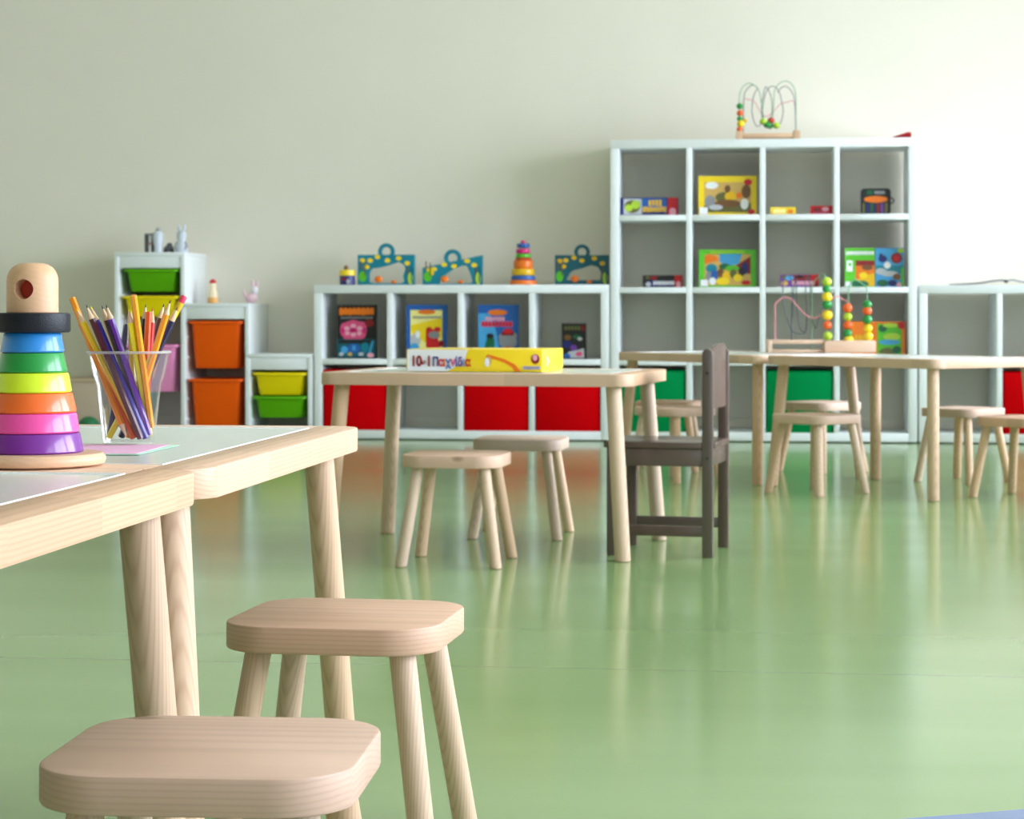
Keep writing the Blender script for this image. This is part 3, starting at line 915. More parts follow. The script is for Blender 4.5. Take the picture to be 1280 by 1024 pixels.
game_box('puzzle_box', 'blue puzzle box beside the bright green game box', 'box', 1094, 1130, 310, fl(T2[3]), .06, 'blue', [
    ('r', 0, 0, 1, 1, 'sky'), ('r', 0, .35, 1, .55, 'teal'), ('e', .26, .72, .15, .09, 'navy'), ('e', .2, .8, .06, .07, 'navy'), ('e', .42, .56, .12, .09, 'white'), ('e', .2, .4, .2, .08, 'lgrey'), ('e', .5, .34, .3, .07, 'lgrey'), ('e', .74, .74, .2, .14, 'dred'), ('e', .74, .74, .12, .09, 'red'), ('e', .88, .93, .12, .06, 'lime'),
    ('e', .25, .1, .2, .09, 'dgreen'), ('e', .6, .1, .16, .08, 'navy'), ('e', .84, .06, .1, .06, 'lpink'), ('e', .75, .26, .14, .08, 'brown'), ('r', .9, .02, 1, .5, 'green')])
game_box('puzzle_box', 'orange and green game box low behind the coloured beads', 'box', 1064, 1132, 402, fl(T1_[3]), .06, 'orange', [
    ('r', 0, 0, 1, 1, 'orange'), ('r', .48, .02, .93, .94, 'green'), ('e', .58, .82, .08, .1, 'dgreen'), ('e', .72, .9, .14, .06, 'lime'), ('e', .75, .6, .16, .1, 'lime'), ('e', .7, .46, .2, .07, 'sky'), ('e', .66, .2, .14, .12, 'olive'), ('e', .84, .26, .08, .1, 'dgreen'), ('e', .92, .9, .07, .1, 'red'), ('g', .06, .5, .4, .66, 5, 'gold')])

# zipped pencil case with coloured stripes
yq = YF + .08
cw_ = wx(1113.5, yq) - wx(1076, yq)
hq = wz(1095, 235.5, yq) - fl(T3[3])
t = thing('pencil_case', 'black zipped case with an orange band and coloured stripes', 'case', ((wx(1076, yq) + wx(1113.5, yq)) / 2, yq, fl(T3[3])))
bm = new()
loft(bm, [[(px_, yy, pz + hq / 2) for px_, pz in rrect(cw_ - 2 * i_, hq - 2 * i_, .018 - i_ * .5, 5)] for yy, i_ in ((0, .006), (.006, 0), (.04, 0), (.046, .006))])
mk('body', bm, BLACK, t)
prints('stripes', t, cw_, hq, [('e', .5, .58, .40, .13, 'orange'), ('r', .14, .5, .86, .66, 'orange'), ('r', .06, .06, .14, .44, 'olive'), ('r', .19, .06, .28, .42, 'navy'), ('r', .32, .06, .41, .42, 'dgreen'), ('r', .45, .06, .5, .42, 'navy'), ('r', .54, .06, .62, .42, 'dred'), ('r', .66, .06, .75, .42, 'violet'), ('r', .80, .06, .9, .44, 'olive'), ('r', .2, .76, .4, .92, 'dgreen'), ('r', .45, .78, .8, .9, 'grey')])
bm = new(); tube(bm, smooth_path([(cw_ / 2 - .004, .022, hq * .66), (cw_ / 2 + .012, .02, hq * .6), (cw_ / 2 + .014, .018, hq * .48), (cw_ / 2, .02, hq * .42)]), .0035, 6); mk('loop', bm, BLACK, t)

# red folded paper on top of the tall shelf
yq = YF + .05
t = thing('paper_plane', 'small red folded paper on top of the tall shelf', 'paper', (wx(1127, yq), yq, HT))
bm = new()
for s in (-1, 1):
    vs = [bm.verts.new(v) for v in ((-.048, 0, .006), (.046, 0, .004), (.046, s * .03, .026), (.026, s * .03, .028))]
    bm.faces.new(vs)
bmesh.ops.solidify(bm, geom=bm.faces[:], thickness=.002)
mk('wing', bm, P('red'), t)
bm = new(); loft(bm, [[(-.046, -.002, 0), (-.046, .002, 0), (-.046, .002, .004), (-.046, -.002, .004)], [(.046, -.004, 0), (.046, .004, 0), (.046, .004, .026), (.046, -.004, .026)]]); mk('keel', bm, P('dred'), t)

# cable lying on the right shelf
yq = YF + .12
zq = HA - .005
pts = [(wx(px_, yq), yq + dy_, max(wz(px_, py_, yq), zq + .004)) for px_, py_, dy_ in ((1190, 356, .16), (1216, 354.5, .10), (1228, 353.5, .02), (1240, 351.5, 0), (1252, 350.5, -.02), (1257, 351.5, -.02))]
pts2 = [(wx(px_, yq), yq + dy_, max(wz(px_, py_, yq), zq + .004)) for px_, py_, dy_ in ((1257, 351.8, -.02), (1266, 350, 0), (1276, 352, .03), (1300, 356, .1))]
cb = thing('cable', 'grey cable lying on top of the right-hand low shelf', 'cable', (pts[3][0], yq, zq))
loc = lambda q: [(a - pts[3][0], b - yq, c - zq) for a, b, c in q]
bm = new(); tube(bm, smooth_path(loc(pts), 8), .0045, 8); tube(bm, smooth_path(loc(pts2), 8), .004, 8); mk('cord', bm, mat('cable_grey', srgb(120, 120, 122), .5), cb)
bm = new(); ball(bm, loc([pts2[0]])[0], .012, .01, .008); mk('plug', bm, BLACK, cb)


# ------------------------------------------------------------------ on top of the low shelf
def ring_pts(cx, cz, r, a0, a1, n):
    return [(cx + r * math.cos(a0 + (a1 - a0) * i / n), cz + r * math.sin(a0 + (a1 - a0) * i / n)) for i in range(n + 1)]


def carry_puzzle(label, w, h, loc, rotz, lean_top=0.0, body='teal', seed=1, cut=None):
    """flat wooden case with a looped handle and a wavy opening"""
    t = thing('carry_puzzle', label, 'puzzle case', loc, rotz, None)
    top = lambda u: h * (1 - lean_top * (1 - u))
    n = 40
    # opening (u,v) polygon, resampled with the outline
    hole = [(.20, .06), (.82, .06), (.80, .30), (.84, .52), (.82, .66), (.72, .76), (.56, .66), (.40, .58), (.26, .56), (.20, .42)]
    if cut: hole = cut

    def resample(pts, n):
        P_ = [Vector(p) for p in pts] + [Vector(pts[0])]
        L_ = [0]
        for a, b in zip(P_, P_[1:]): L_.append(L_[-1] + (b - a).length)
        out = []
        for k in range(n):
            s = L_[-1] * k / n
            for i in range(len(pts)):
                if L_[i] <= s <= L_[i + 1]:
                    tt = (s - L_[i]) / max(L_[i + 1] - L_[i], 1e-9)
                    out.append(P_[i].lerp(P_[i + 1], tt)); break
        return out
    outer, inner = [], []
    hx = sum(p[0] for p in hole) / len(hole); hz = sum(p[1] for p in hole) / len(hole)
    hp = [((p[0] - .5) * w, p[1] * top(p[0])) for p in hole]
    op = [(-w / 2, 0), (w / 2, 0), (w / 2, top(1)), (-w / 2, top(0))]
    cx, cz = (hx - .5) * w, hz * top(hx)

    def hit(poly, a):
        d = Vector((math.cos(a), math.sin(a)))
        best = None
        for i in range(len(poly)):
            p, q = Vector(poly[i]), Vector(poly[(i + 1) % len(poly)])
            e = q - p; r = p - Vector((cx, cz))
            det = d.x * (-e.y) + e.x * d.y
            if abs(det) < 1e-9: continue
            s = (r.x * (-e.y) + e.x * r.y) / det
            u = (d.x * r.y - d.y * r.x) / det
            if s > 0 and -1e-6 <= u <= 1 + 1e-6 and (best is None or s > best): best = s
        return (cx + d.x * best, cz + d.y * best)
    angs = sorted(set([2 * PI * i / n for i in range(n)] + [math.atan2(p[1] - cz, p[0] - cx) % (2 * PI) for p in op]))
    outer = [hit(op, a) for a in angs]
    inner = [hit(hp, a) for a in angs]
    bm = new()
    frame_y(bm, outer, inner, 0, .03)
    mk('body', bm, P(body), t)
    ux = .5
    hr = w * .145
    zc = top(ux) + hr * .38
    bm = new()
    o_, i_ = ring_pts(0, zc, hr, -PI * .25, PI * 1.25, 18), ring_pts(0, zc, hr * .55, -PI * .25, PI * 1.25, 18)
    rings = [[(o_[k][0], .004, o_[k][1]), (o_[k][0], .026, o_[k][1]), (i_[k][0], .026, i_[k][1]), (i_[k][0], .004, i_[k][1])] for k in range(19)]
    loft(bm, rings); mk('handle', bm, P(body), t)
    rs = random.Random(seed)
    it = []
    for (u, v) in ((.10, .80), (.21, .82), (.35, .93), (.52, .80), (.74, .90), (.86, .72), (.15, .62)):
        it.append(('e', u + rs.uniform(-.02, .02), v * top(u) / h + rs.uniform(-.02, .02), .05, .075, 'yellow' if seed != 3 else 'gold'))
    it += [('e', .09, .28, .07, .18, 'green'), ('r', .05, .5, .07, .8, 'brown'), ('r', .12, .3, .14, .75, 'brown'), ('r', .88, .08, .90, .6, 'brown'), ('e', .93, .22, .045, .2, 'lime'), ('r', .94, .1, .96, .6, 'dteal')]
    prints('flower_print', t, w, h, it)['kind'] = 'stuff'
    bm = new(); ball(bm, (-.13 * w, -.004, .03), .02, .008, .017); mk('animal_piece', bm, P('orange'), t)
    bm = new(); ball(bm, (.14 * w, -.004, .016), .014, .006, .009); mk('animal_piece', bm, P('orange'), t)
    return t


yq = YF + .12
w1 = wx(518, yq) - wx(447, yq)
h1 = wz(482, 318.5, yq) - HA
carry_puzzle('teal carry case with yellow dots, left one on the low shelf', w1, h1, (wx(482.5, yq), yq, HA), 0, 0, 'teal', 1)
w2 = wx(603, yq) - wx(528, yq)
carry_puzzle('teal carry case with a slanting top, middle one on the low shelf', w2, wz(600, 319, yq) - HA, (wx(565.5, yq), yq, HA), 0, .42, 'teal', 2, cut=[(.24, .06), (.84, .06), (.80, .4), (.74, .72), (.66, .76), (.5, .66), (.36, .44)])
w3 = wx(761, yq) - wx(693.5, yq)
carry_puzzle('dark teal carry case with gold dots beside the tall shelf', w3, wz(727, 319, yq) - HA, (wx(727.3, yq), yq, HA), 0, 0, 'dteal', 3, cut=[(.2, .16), (.84, .16), (.86, .4), (.8, .6), (.66, .66), (.5, .56), (.3, .48)])
t = thing('brush_pot', 'small yellow and navy pot left of the carry cases', 'pot', (wx(434, yq), yq, HA))
bm = new(); lathe(bm, [(.036, 0), (.039, .003), (.039, .048)], 24); mk('base', bm, P('navy'), t)
bm = new(); lathe(bm, [(.039, .048), (.041, .05), (.041, .076), (.036, .078)], 24); mk('lid', bm, P('yellow'), t)
bm = new(); ball(bm, (-.004, -.008, .086), .012, .01, .016); mk('knob', bm, P('brown'), t)
prints('pot_print', t, .05, .045, [('e', .75, .4, .18, .3, 'lgrey'), ('e', .3, .7, .2, .2, 'dred')], y=-.0398)

t = thing('stacking_tower', 'small multicoloured ring tower on the low shelf', 'toy', (wx(654, yq), yq, HA))
s = 10.75 / FPX
for i, (r, p0, p1, c) in enumerate(((17, 349.3, 355.3, 'orange'), (15.5, 343.5, 349.3, 'blue'), (14.5, 335, 343.5, 'gold'), (12.3, 324, 335, 'orange'), (10.5, 321.3, 324, 'red'), (9.8, 315.8, 321.3, 'green'), (9, 309.5, 315.8, 'magenta'), (8.2, 304, 309.5, 'blue'))):
    z0, z1 = (355.3 - p1) * s, (355.3 - p0) * s
    r *= s; b = min(.006, (z1 - z0) / 2.2)
    bm = new(); lathe(bm, [(r - b, z0), (r - b * .3, z0 + b * .3), (r, z0 + b), (r, z1 - b), (r - b * .3, z1 - b * .3), (r - b, z1)], 24); mk('ring', bm, P(c), t)
bm = new(); lathe(bm, [(.006, .2), (.006, .208), (.013, .213), (.013, .218), (.008, .225)], 16); mk('knob', bm, P('pink'), t)
t.children[-1].location.z = (355.3 - 304) * s - .2


# ------------------------------------------------------------------ bead mazes
WIRE = {k: mat('wire_' + k, c, .4) for k, c in dict(green=srgb(120, 170, 130), grey=srgb(110, 116, 118), pink=srgb(226, 140, 150), dark=srgb(70, 80, 84)).items()}
BEAD = {k: mat('bead_' + k, c, .3) for k, c in dict(green=srgb(30, 140, 60), orange=srgb(232, 96, 30), yellow=srgb(246, 212, 30), lime=srgb(178, 212, 52), red=srgb(196, 66, 40)).items()}


def wires_and_beads(t, S, wires, beads, base):
    for col, pts, dep in wires:
        bm = new()
        q = [((a - base[0]) * S, dep[0] + (dep[1] - dep[0]) * i / max(len(pts) - 1, 1), (base[1] - b) * S) for i, (a, b) in enumerate(pts)]
        tube(bm, smooth_path(q, 6), .0022, 6)
        mk('wire', bm, WIRE[col], t)
    for col, a, b, r, dep in beads:
        bm = new(); ball(bm, ((a - base[0]) * S, dep, (base[1] - b) * S), r * S, r * S, r * S * .92); mk('bead', bm, BEAD[col], t)


yq = YF + .065
S = (wx(980, yq) - wx(940, yq)) / 40
t = thing('bead_maze', 'wooden bead maze with looped wires on top of the tall shelf', 'toy', (wx(960, yq), yq, HT))
for a, b in ((-40, -32), (31, 40)):
    bm = new(); box(bm, a * S, b * S, -.05, .05, 0, .042, bev=.002); mk('base_block', bm, TOYWOOD, t)
bm = new(); box(bm, -32 * S, 31 * S, -.048, -.03, .008, .029, bev=.002); mk('base_rail', bm, TOYWOOD, t)
bm = new(); box(bm, -32 * S, 31 * S, .03, .048, .008, .029, bev=.002); mk('base_rail', bm, TOYWOOD, t)
wires_and_beads(t, S, [
    ('green', [(924.5, 164), (924, 125), (926, 111), (933, 103), (940, 103), (948, 110), (951, 122), (953, 136), (955, 148), (958, 155)], (-.03, -.01)),
    ('grey', [(929, 164), (930, 120), (934, 109), (941, 104), (947, 108), (944, 113), (941, 122), (940, 138), (943, 151), (947, 156), (953, 152)], (-.01, .0)),
    ('grey', [(953, 150), (952, 130), (955, 112), (957, 106), (960, 109), (963, 116), (965, 126), (965, 138), (963, 148)], (.0, .01)),
    ('grey', [(957, 156), (953, 140), (955, 122), (959, 110), (963, 106), (969, 106), (974, 113), (977, 124), (979, 136), (977, 148), (973, 156)], (.01, .02)),
    ('green', [(966, 146), (967, 128), (968, 112), (973, 103), (981, 99), (989, 102), (994, 112), (995, 126), (995, 145), (995.5, 164)], (.0, .03)),
    ('grey', [(972, 113), (977, 107), (983, 106), (989, 112), (993, 122), (994, 140), (995, 164)], (.02, -.02)),
    ('pink', [(929, 164), (929, 124), (936, 121), (943, 124), (949, 135), (955, 142), (962, 141), (969, 134), (976, 127), (984, 125), (993, 126), (995, 164)], (.04, .04))],
    [('green', 924.8, 131, 4.2, -.03), ('orange', 925, 139.5, 4.2, -.03), ('green', 924.6, 146.5, 3.6, -.03), ('yellow', 926, 153, 4.8, -.03), ('orange', 924.6, 160, 3.8, -.03), ('yellow', 931, 148, 3.2, .02),
     ('lime', 954, 150, 4.6, -.01), ('green', 959, 154, 4.8, -.006), ('red', 964, 148.5, 4.6, .012), ('lime', 970.5, 155, 4.6, .0), ('green', 962.5, 155.5, 4, .012)], (960, 173.0))

# ------------------------------------------------------------------ tables and stools
TL, TW, TZ, TT = 0.84, 0.58, 0.48, 0.032


def make_table():
    t = thing('play_table', 'x', 'table')
    R, F = .042, .062
    for s in (-1, 1):
        # long rail with its two rounded outer corners
        arc = lambda cx, cy, a0, a1: [(cx + R * math.cos(a0 + (a1 - a0) * i / 8), cy + R * math.sin(a0 + (a1 - a0) * i / 8)) for i in range(9)]
        pts = [(-TL / 2, TW / 2 - F), (TL / 2, TW / 2 - F)] + arc(TL / 2 - R, TW / 2 - R, 0, PI / 2) + arc(-TL / 2 + R, TW / 2 - R, PI / 2, PI)
        if s < 0: pts = [(-x, -y_) for x, y_ in pts]
        bm = new(); prism_z(bm, pts, TZ - TT, TZ)
        es = [e for e in bm.edges if abs(e.verts[0].co.z - e.verts[1].co.z) < 1e-6]
        bmesh.ops.bevel(bm, geom=es, offset=.0022, segments=2, affect='EDGES', profile=.5)
        mk('long_rail', bm, PINE_X, t)
        a, b = (TL / 2 - F, TL / 2) if s > 0 else (-TL / 2, -TL / 2 + F)
        bm = new(); box(bm, a, b, -TW / 2 + F, TW / 2 - F, TZ - TT, TZ, bev=.0018); mk('end_rail', bm, PINE_Y, t)
    bm = new(); box(bm, -TL / 2 + F, TL / 2 - F, -TW / 2 + F, TW / 2 - F, TZ - .016, TZ - .0006); mk('panel', bm, PANEL, t, smooth=False)
    bm = new()
    pw, pd = TL / 2 - F, TW / 2 - F
    for a, b, c, d in ((-pw, pw, pd - .0014, pd), (-pw, pw, -pd, -pd + .0014), (-pw, -pw + .0014, -pd, pd), (pw - .0014, pw, -pd, pd)):
        box(bm, a, b, c, d, TZ - .01, TZ + .0008)
    mk('panel_edge', bm, PANEL_EDGE, t, smooth=False)
    for sx in (-1, 1):
        for sy in (-1, 1):
            bm = leg_mesh((sx * (TL / 2 - .022), sy * (TW / 2 - .022)), (sx * (TL / 2 - .052), sy * (TW / 2 - .052)), TZ - TT, .0205)
            mk('leg', bm, PINE_Z, t)
    return t


TABLES = [
    ((-.5464, 2.628), 83.1, 'pine table in front at the left, carrying the pencil cup'),
    ((-.6485, 1.790), 83.1, 'nearest pine table, cut off at the left edge under the stacking toy'),
    ((-.038, 5.892), -13.9, 'pine table in the middle with the yellow game box on it'),
    ((1.408, 7.785), -54.0, 'pine table at the right carrying the bead toy'),
    ((.892, 8.482), -54.0, 'pine table behind the grey chair, end to end with the right table'),
]
proto = make_table()
for i, ((xc, d), ang, lab) in enumerate(TABLES):
    o = proto if i == 0 else copy_tree(proto)
    wxy = c2w(xc, d)
    o.location = (wxy[0], wxy[1], 0)
    o.rotation_euler = (0, 0, math.radians(ang) + PSI)
    tag(o, lab, 'table', 'pine play tables')

SZ, ST = .28, .0315


def make_stool():
    t = thing('low_stool', 'x', 'stool')
    bm = new(); slab(bm, .255, .255, .062, SZ - ST, SZ, .003, 9); mk('seat', bm, PINE_SEAT, t)
    for sx in (-1, 1):
        for sy in (-1, 1):
            bm = leg_mesh((sx * .121, sy * .121), (sx * .085, sy * .085), SZ - ST, .0155)
            mk('leg', bm, PINE_Z, t)
    return t


STOOLS = [
    ((-.245, 1.79), -4.5, 'nearest pine stool, its legs cut by the bottom edge'),
    ((-.196, 2.578), -9.5, 'pine stool behind the nearest one, at the corner of the front table'),
    ((-.140, 5.517), -9.5, 'front stool of the two at the middle table'),
    ((.027, 6.19), -9.5, 'rear stool of the two at the middle table'),
    ((1.078, 7.643), 40.0, 'stool standing cornerwise in front of the bead toy table'),
    ((1.247, 8.69), 38.0, 'stool between the bead toy table and the tall shelf, mostly hidden'),
    ((1.70, 8.14), 41.0, 'stool under the right table, behind its front leg'),
    ((1.76, 7.45), 44.0, 'stool cut off by the right edge of the photo'),
    ((.62, 8.215), 43.0, 'front one of two stools seen through the grey chair'),
    ((.633, 8.76), -10.0, 'rear one of two stools seen through the grey chair'),
]
proto = make_stool()
for i, ((xc, d), ang, lab) in enumerate(STOOLS):
    o = proto if i == 0 else copy_tree(proto)
    wxy = c2w(xc, d)
    o.location = (wxy[0], wxy[1], 0)
    o.rotation_euler = (0, 0, math.radians(ang) + PSI)
    tag(o, lab, 'stool', 'low pine stools')

# ------------------------------------------------------------------ grey child's chair
n0 = (.5096, 5.62)          # near rear post
ca = math.radians(-14.5)
ax = (math.cos(ca), math.sin(ca)); ay = (-math.sin(ca), math.cos(ca))
CL, CWD = .253, .262          # post spacing front-rear, left-right
cc = (n0[0] - ax[0] * CL / 2 + ay[0] * CWD / 2, n0[1] - ax[1] * CL / 2 + ay[1] * CWD / 2)
wxy = c2w(*cc)
ch = thing('child_chair', 'grey-brown stained wooden child\'s chair at the middle table', 'chair', (wxy[0], wxy[1], 0), ca + PSI)
pr, pb = .014, .011           # half post width along the side, across
xf, xb = -CL / 2, CL / 2
for s in (-1, 1):
    yy = s * CWD / 2
    bm = new()
    prof = [(xb - pr, 0), (xb + pr, 0), (xb + pr, .53)] + [(xb + pr * math.cos(a), .53 + .014 * math.sin(a)) for a in [PI * i / 8 for i in range(1, 8)]] + [(xb - pr, .53)]
    prism_y(bm, prof, yy - pb, yy + pb, bev=.0018); post = mk('rear_post', bm, GREYWOOD, ch)
    bm = new(); box(bm, xf - pr, xf + pr, yy - pb, yy + pb, 0, .283, bev=.0018); mk('front_leg', bm, GREYWOOD, ch)
    bm = new(); box(bm, xf + pr, xb - pr, yy - .009, yy + .009, .237, .282, bev=.0015); mk('side_rail', bm, GREYWOOD_X, ch)
    bm = new(); box(bm, xf + pr, xb - pr, yy - .008, yy + .008, .054, .081, bev=.0015); mk('stretcher', bm, GREYWOOD_X, ch)
    for z in (.481, .259):
        bm = new()
        ring = [[(xb + rr * math.cos(2 * PI * i / 12), yy + s * yo, z + rr * math.sin(2 * PI * i / 12)) for i in range(12)] for rr, yo in ((.004, pb - .004), (.004, pb + .0006))]
        loft(bm, ring); mk('screw_cap', bm, BLACK, post)
for x_ in (xf, xb):
    bm = new(); box(bm, x_ - .009, x_ + .009, -CWD / 2 + pb, CWD / 2 - pb, .237, .282, bev=.0015); mk('cross_rail', bm, GREYWOOD, ch)
bm = new(); box(bm, xf - .022, xb - pr - .001, -CWD / 2 - .014, CWD / 2 + .014, .2835, .300, bev=.003)
mk('seat', bm, GREYWOOD_X, ch)
bm = new(); box(bm, xb - pr, xb + pr + .003, -CWD / 2 + pb, CWD / 2 - pb, .2835, .300, bev=.002)
mk('seat_back_edge', bm, GREYWOOD_X, ch)
# curved back board with an arched top
bm = new()
n = 14
A, B = [], []
hw = CWD / 2 - pb
rows = []
for i in range(n + 1):
    u = -1 + 2 * i / n
    yy = u * hw
    bow = .010 * (1 - u * u)
    zt = .533 + .024 * math.sqrt(max(0, 1 - (u * 1.0) ** 2)) if abs(u) < 1 else .533
    zb_ = .388
    rows.append([(xb - .004 + bow, yy, zb_), (xb + .008 + bow, yy, zb_), (xb + .008 + bow, yy, zt), (xb - .004 + bow, yy, zt)])
loft(bm, rows)
mk('back_board', bm, GREYWOOD, ch)

# ------------------------------------------------------------------ things on the tables
# board-game box on the middle table
d0 = FPX * (EYE - TZ) / (464.8 - HORIZON)
pc = ((508 - 640) / FPX * d0, d0)
ang = math.radians(-13.0)
bw, bh, bd = .372, .0595, .27
g = thing('board_game_box', 'flat white and yellow board game box on the middle table', 'box')
ctr = (pc[0] + math.cos(ang) * bw / 2 , pc[1] + math.sin(ang) * bw / 2)
wxy = c2w(*ctr)
g.location = (wxy[0], wxy[1], TZ + .0012)
g.rotation_euler = (0, 0, ang + PSI)
bm = new(); box(bm, -bw / 2, bw / 2, 0, bd, .006, bh, bev=.001); mk('lid', bm, P('yellow'), g)
bm = new(); box(bm, -bw / 2 + .002, bw / 2 - .002, .002, bd - .002, 0, .012); mk('tray', bm, P('yellow'), g)
prints('cover_print', g, bw, bh, [
    ('p', [(0, .02), (.30, .02), (.34, .12), (.37, .25), (.43, .45), (.44, .7), (.455, .98), (0, .98)], 'white'),
    ('p', [(.60, .78), (.585, .64), (.66, .55), (.72, .42), (.78, .2), (.80, .02), (.845, .02), (.80, .34), (.72, .58), (.63, .74)], 'orange'),
    ('e', .610, .5, .022, .2, 'tan'), ('e', .598, .42, .018, .2, 'white'), ('e', .95, .58, .03, .22, 'dred'), ('e', .948, .64, .018, .14, 'lpink'), ('r', .86, .12, .985, .26, 'lviolet'), ('g', .865, .14, .98, .24, 14, 'grey')])
RX = (PI / 2, 0, 0)
x = -bw / 2 + .013
for body, size, m_, adv, dz in (('10', .038, 'dred', .0300, .0), ('σε', .015, 'dred', .0125, .005), ('1', .038, 'dred', .0150, .0)):
    text_mesh(body, size, 'lettering', P(m_), g, (x, -.0030, .0150 + dz), RX, bold=.0014, scale_x=.80)
    x += adv
x += .002
for chh, m_, adv in (('Π', 'navy', .0165), ('α', 'red', .0138), ('ι', 'orange', .0066), ('χ', 'blue', .0130), ('ν', 'pink', .0130), ('ί', 'blue', .0066), ('δ', 'violet', .0138), ('ι', 'sky', .0066), ('α', 'red', .0138)):
    text_mesh(chh, .0325, 'lettering', P(m_), g, (x, -.0030, .0150), RX, bold=.0011, scale_x=.74)
    x += adv
e = text_mesh('2+', .034, 'lettering', P('lviolet'), g, (bw / 2 + .0008, .05, .016), (PI / 2, 0, PI / 2), bold=.0006)

# bead toy on the right table
dt = FPX * (EYE - TZ) / (441.5 - HORIZON)
S = dt / FPX
wxy = c2w((1028 - 640) * S, dt)
t = thing('bead_maze', 'wooden bead toy with three bead columns on the right table', 'toy', (wxy[0], wxy[1], TZ + .0012), PSI)
X = lambda px_: (px_ - 1028) * S
Zz = lambda py_: (441.5 - py_) * S
bm = new(); box(bm, X(1031), X(1095), -.0, .075, 0, Zz(426.3), bev=.003); mk('base_block', bm, TOYWOOD, t)
bm = new(); box(bm, X(961), X(966), .02, .12, 0, Zz(425.5), bev=.002); mk('base_block', bm, TOYWOOD, t)
bm = new(); box(bm, X(966), X(1031), .02, .036, Zz(430.5), Zz(425.5), bev=.002); mk('base_rail', bm, TOYWOOD, t)
bm = new(); box(bm, X(966), X(1031), .02, .12, 0, .012, bev=.002); mk('base_board', bm, TOYWOOD, t)
bm = new(); box(bm, X(966), X(1031), .104, .12, Zz(430.5), Zz(425.5), bev=.002); mk('base_rail', bm, TOYWOOD, t)
wires_and_beads(t, S, [
    ('pink', [(970.5, 428), (970, 385), (974, 377), (982, 372), (991, 375), (1001, 386), (1012, 396), (1022, 398), (1031, 390), (1040, 376), (1048, 371), (1056, 375), (1062, 382), (1063, 428)], (.03, .05)),
    ('dark', [(994, 428), (993.5, 400), (994, 370), (993, 350), (988, 344), (983, 350), (982, 370), (985, 390), (991, 410), (998, 417), (1010, 417)], (.1, .07)),
    ('dark', [(994, 428), (995, 395), (997, 360), (1000, 350), (999.5, 370), (1001, 393), (1005, 412), (1011, 414), (1012, 395), (1011, 370), (1010, 352)], (.11, .08)),
    ('dark', [(1010, 352), (1013, 346), (1016, 352), (1017, 372), (1018, 396), (1023, 411), (1027, 396), (1036, 376), (1044, 362), (1046, 380), (1044, 428)], (.09, .05)),
    ('green', [(1018, 438), (1018, 400), (1018, 362), (1022, 350), (1030, 345), (1034, 352), (1034, 428)], (.08, .04)),
    ('green', [(1062, 428), (1062.5, 372), (1063, 360), (1068, 350), (1074, 351), (1080, 355), (1085, 360), (1086, 372), (1086, 428)], (.04, .04))],
    [('lime', 1035, 352.5, 6.3, .03), ('green', 1034.6, 361.5, 5.5, .03), ('yellow', 1035, 371.5, 6.6, .03), ('green', 1035, 381, 6.4, .03), ('yellow', 1035.5, 394.5, 6.8, .03), ('orange', 1035.5, 407, 5.8, .03), ('lime', 1036, 420.5, 6.0, .03),
     ('orange', 1061.3, 385.5, 6.4, .04), ('lime', 1061.6, 396.5, 6.0, .04), ('orange', 1061.5, 407, 6.2, .04), ('green', 1061.3, 417, 6.0, .04), ('yellow', 1063, 425.5, 6.2, .04),
     ('green', 1086, 381, 6.0, .04), ('orange', 1086, 389, 6.2, .04), ('green', 1086, 400, 6.4, .04), ('yellow', 1087, 411, 5.8, .04), ('yellow', 1087.5, 421, 6.0, .04)], (1028, 441.5))

# big rainbow stacker on the front table
sx, sd = -.4955, 2.232
wxy = c2w(sx, sd)
st = thing('stacking_toy', 'large wooden stacking toy with rainbow rings and black brim', 'toy', (wxy[0], wxy[1], TZ + .0012), PSI)
bm = new(); lathe(bm, [(.070, 0), (.0735, .0015), (.0748, .005), (.0745, .0085), (.0715, .0122), (.068, .0127)], 64); mk('base', bm, BEECH, st)
z = .0127
RH = .0206
SP = {k: mat('lacquer_' + k, c,   .42, .5, coat=.6, noise=.06, nscale=40, bump=.03) for k, c in dict(
    purple=srgb(118, 22, 142), pink=srgb(238, 72, 156), orange=srgb(240, 102, 14), yellow=srgb(214, 236, 24), green=srgb(10, 146, 52), blue=srgb(24, 132, 206)).items()}
for c, r0, r1 in (('purple', .0522, .0484), ('pink', .0480, .0450), ('orange', .0450, .0408), ('yellow', .0402, .0368), ('green', .0358, .0318), ('blue', .0324, .0292)):
    bm = new(); h_ = RH
    lathe(bm, [(r0 - .0025, z), (r0 - .0008, z + .0006), (r0, z + .002), (r1 + .0002, z + h_ - .0018), (r1 - .0006, z + h_ - .0005), (r1 - .002, z + h_)], 64)
    mk('ring', bm, SP[c], st); z += h_
bm = new()
lathe(bm, [(.036, z), (.0382, z + .0008), (.0388, z + .003), (.0388, z + .0175), (.0382, z + .0197), (.036, z + .0205)], 64)
mk('brim', bm, mat('black_lacquer', (.008, .009, .013, 1), .45, .3, coat=.0, bump=.25, nscale=500), st); z += .0205
hb = z
bm = new()
prof = [(.0258, 0), (.0264, .001), (.0264, .030)] + [(.0264 * math.cos(a) if i < 7 else .004, .030 + .0212 * math.sin(a)) for i, a in enumerate([PI / 2 * k / 8 for k in range(1, 8)])]
prof = [(.0258, 0), (.0264, .001), (.0264, .032), (.0258, .0375), (.0238, .0428), (.0205, .0470), (.0155, .0500), (.011, .0512), (.006, .0516)]
lathe(bm, [(r, hb + zz) for r, zz in prof], 64)
head = mk('head', bm, BEECH, st)
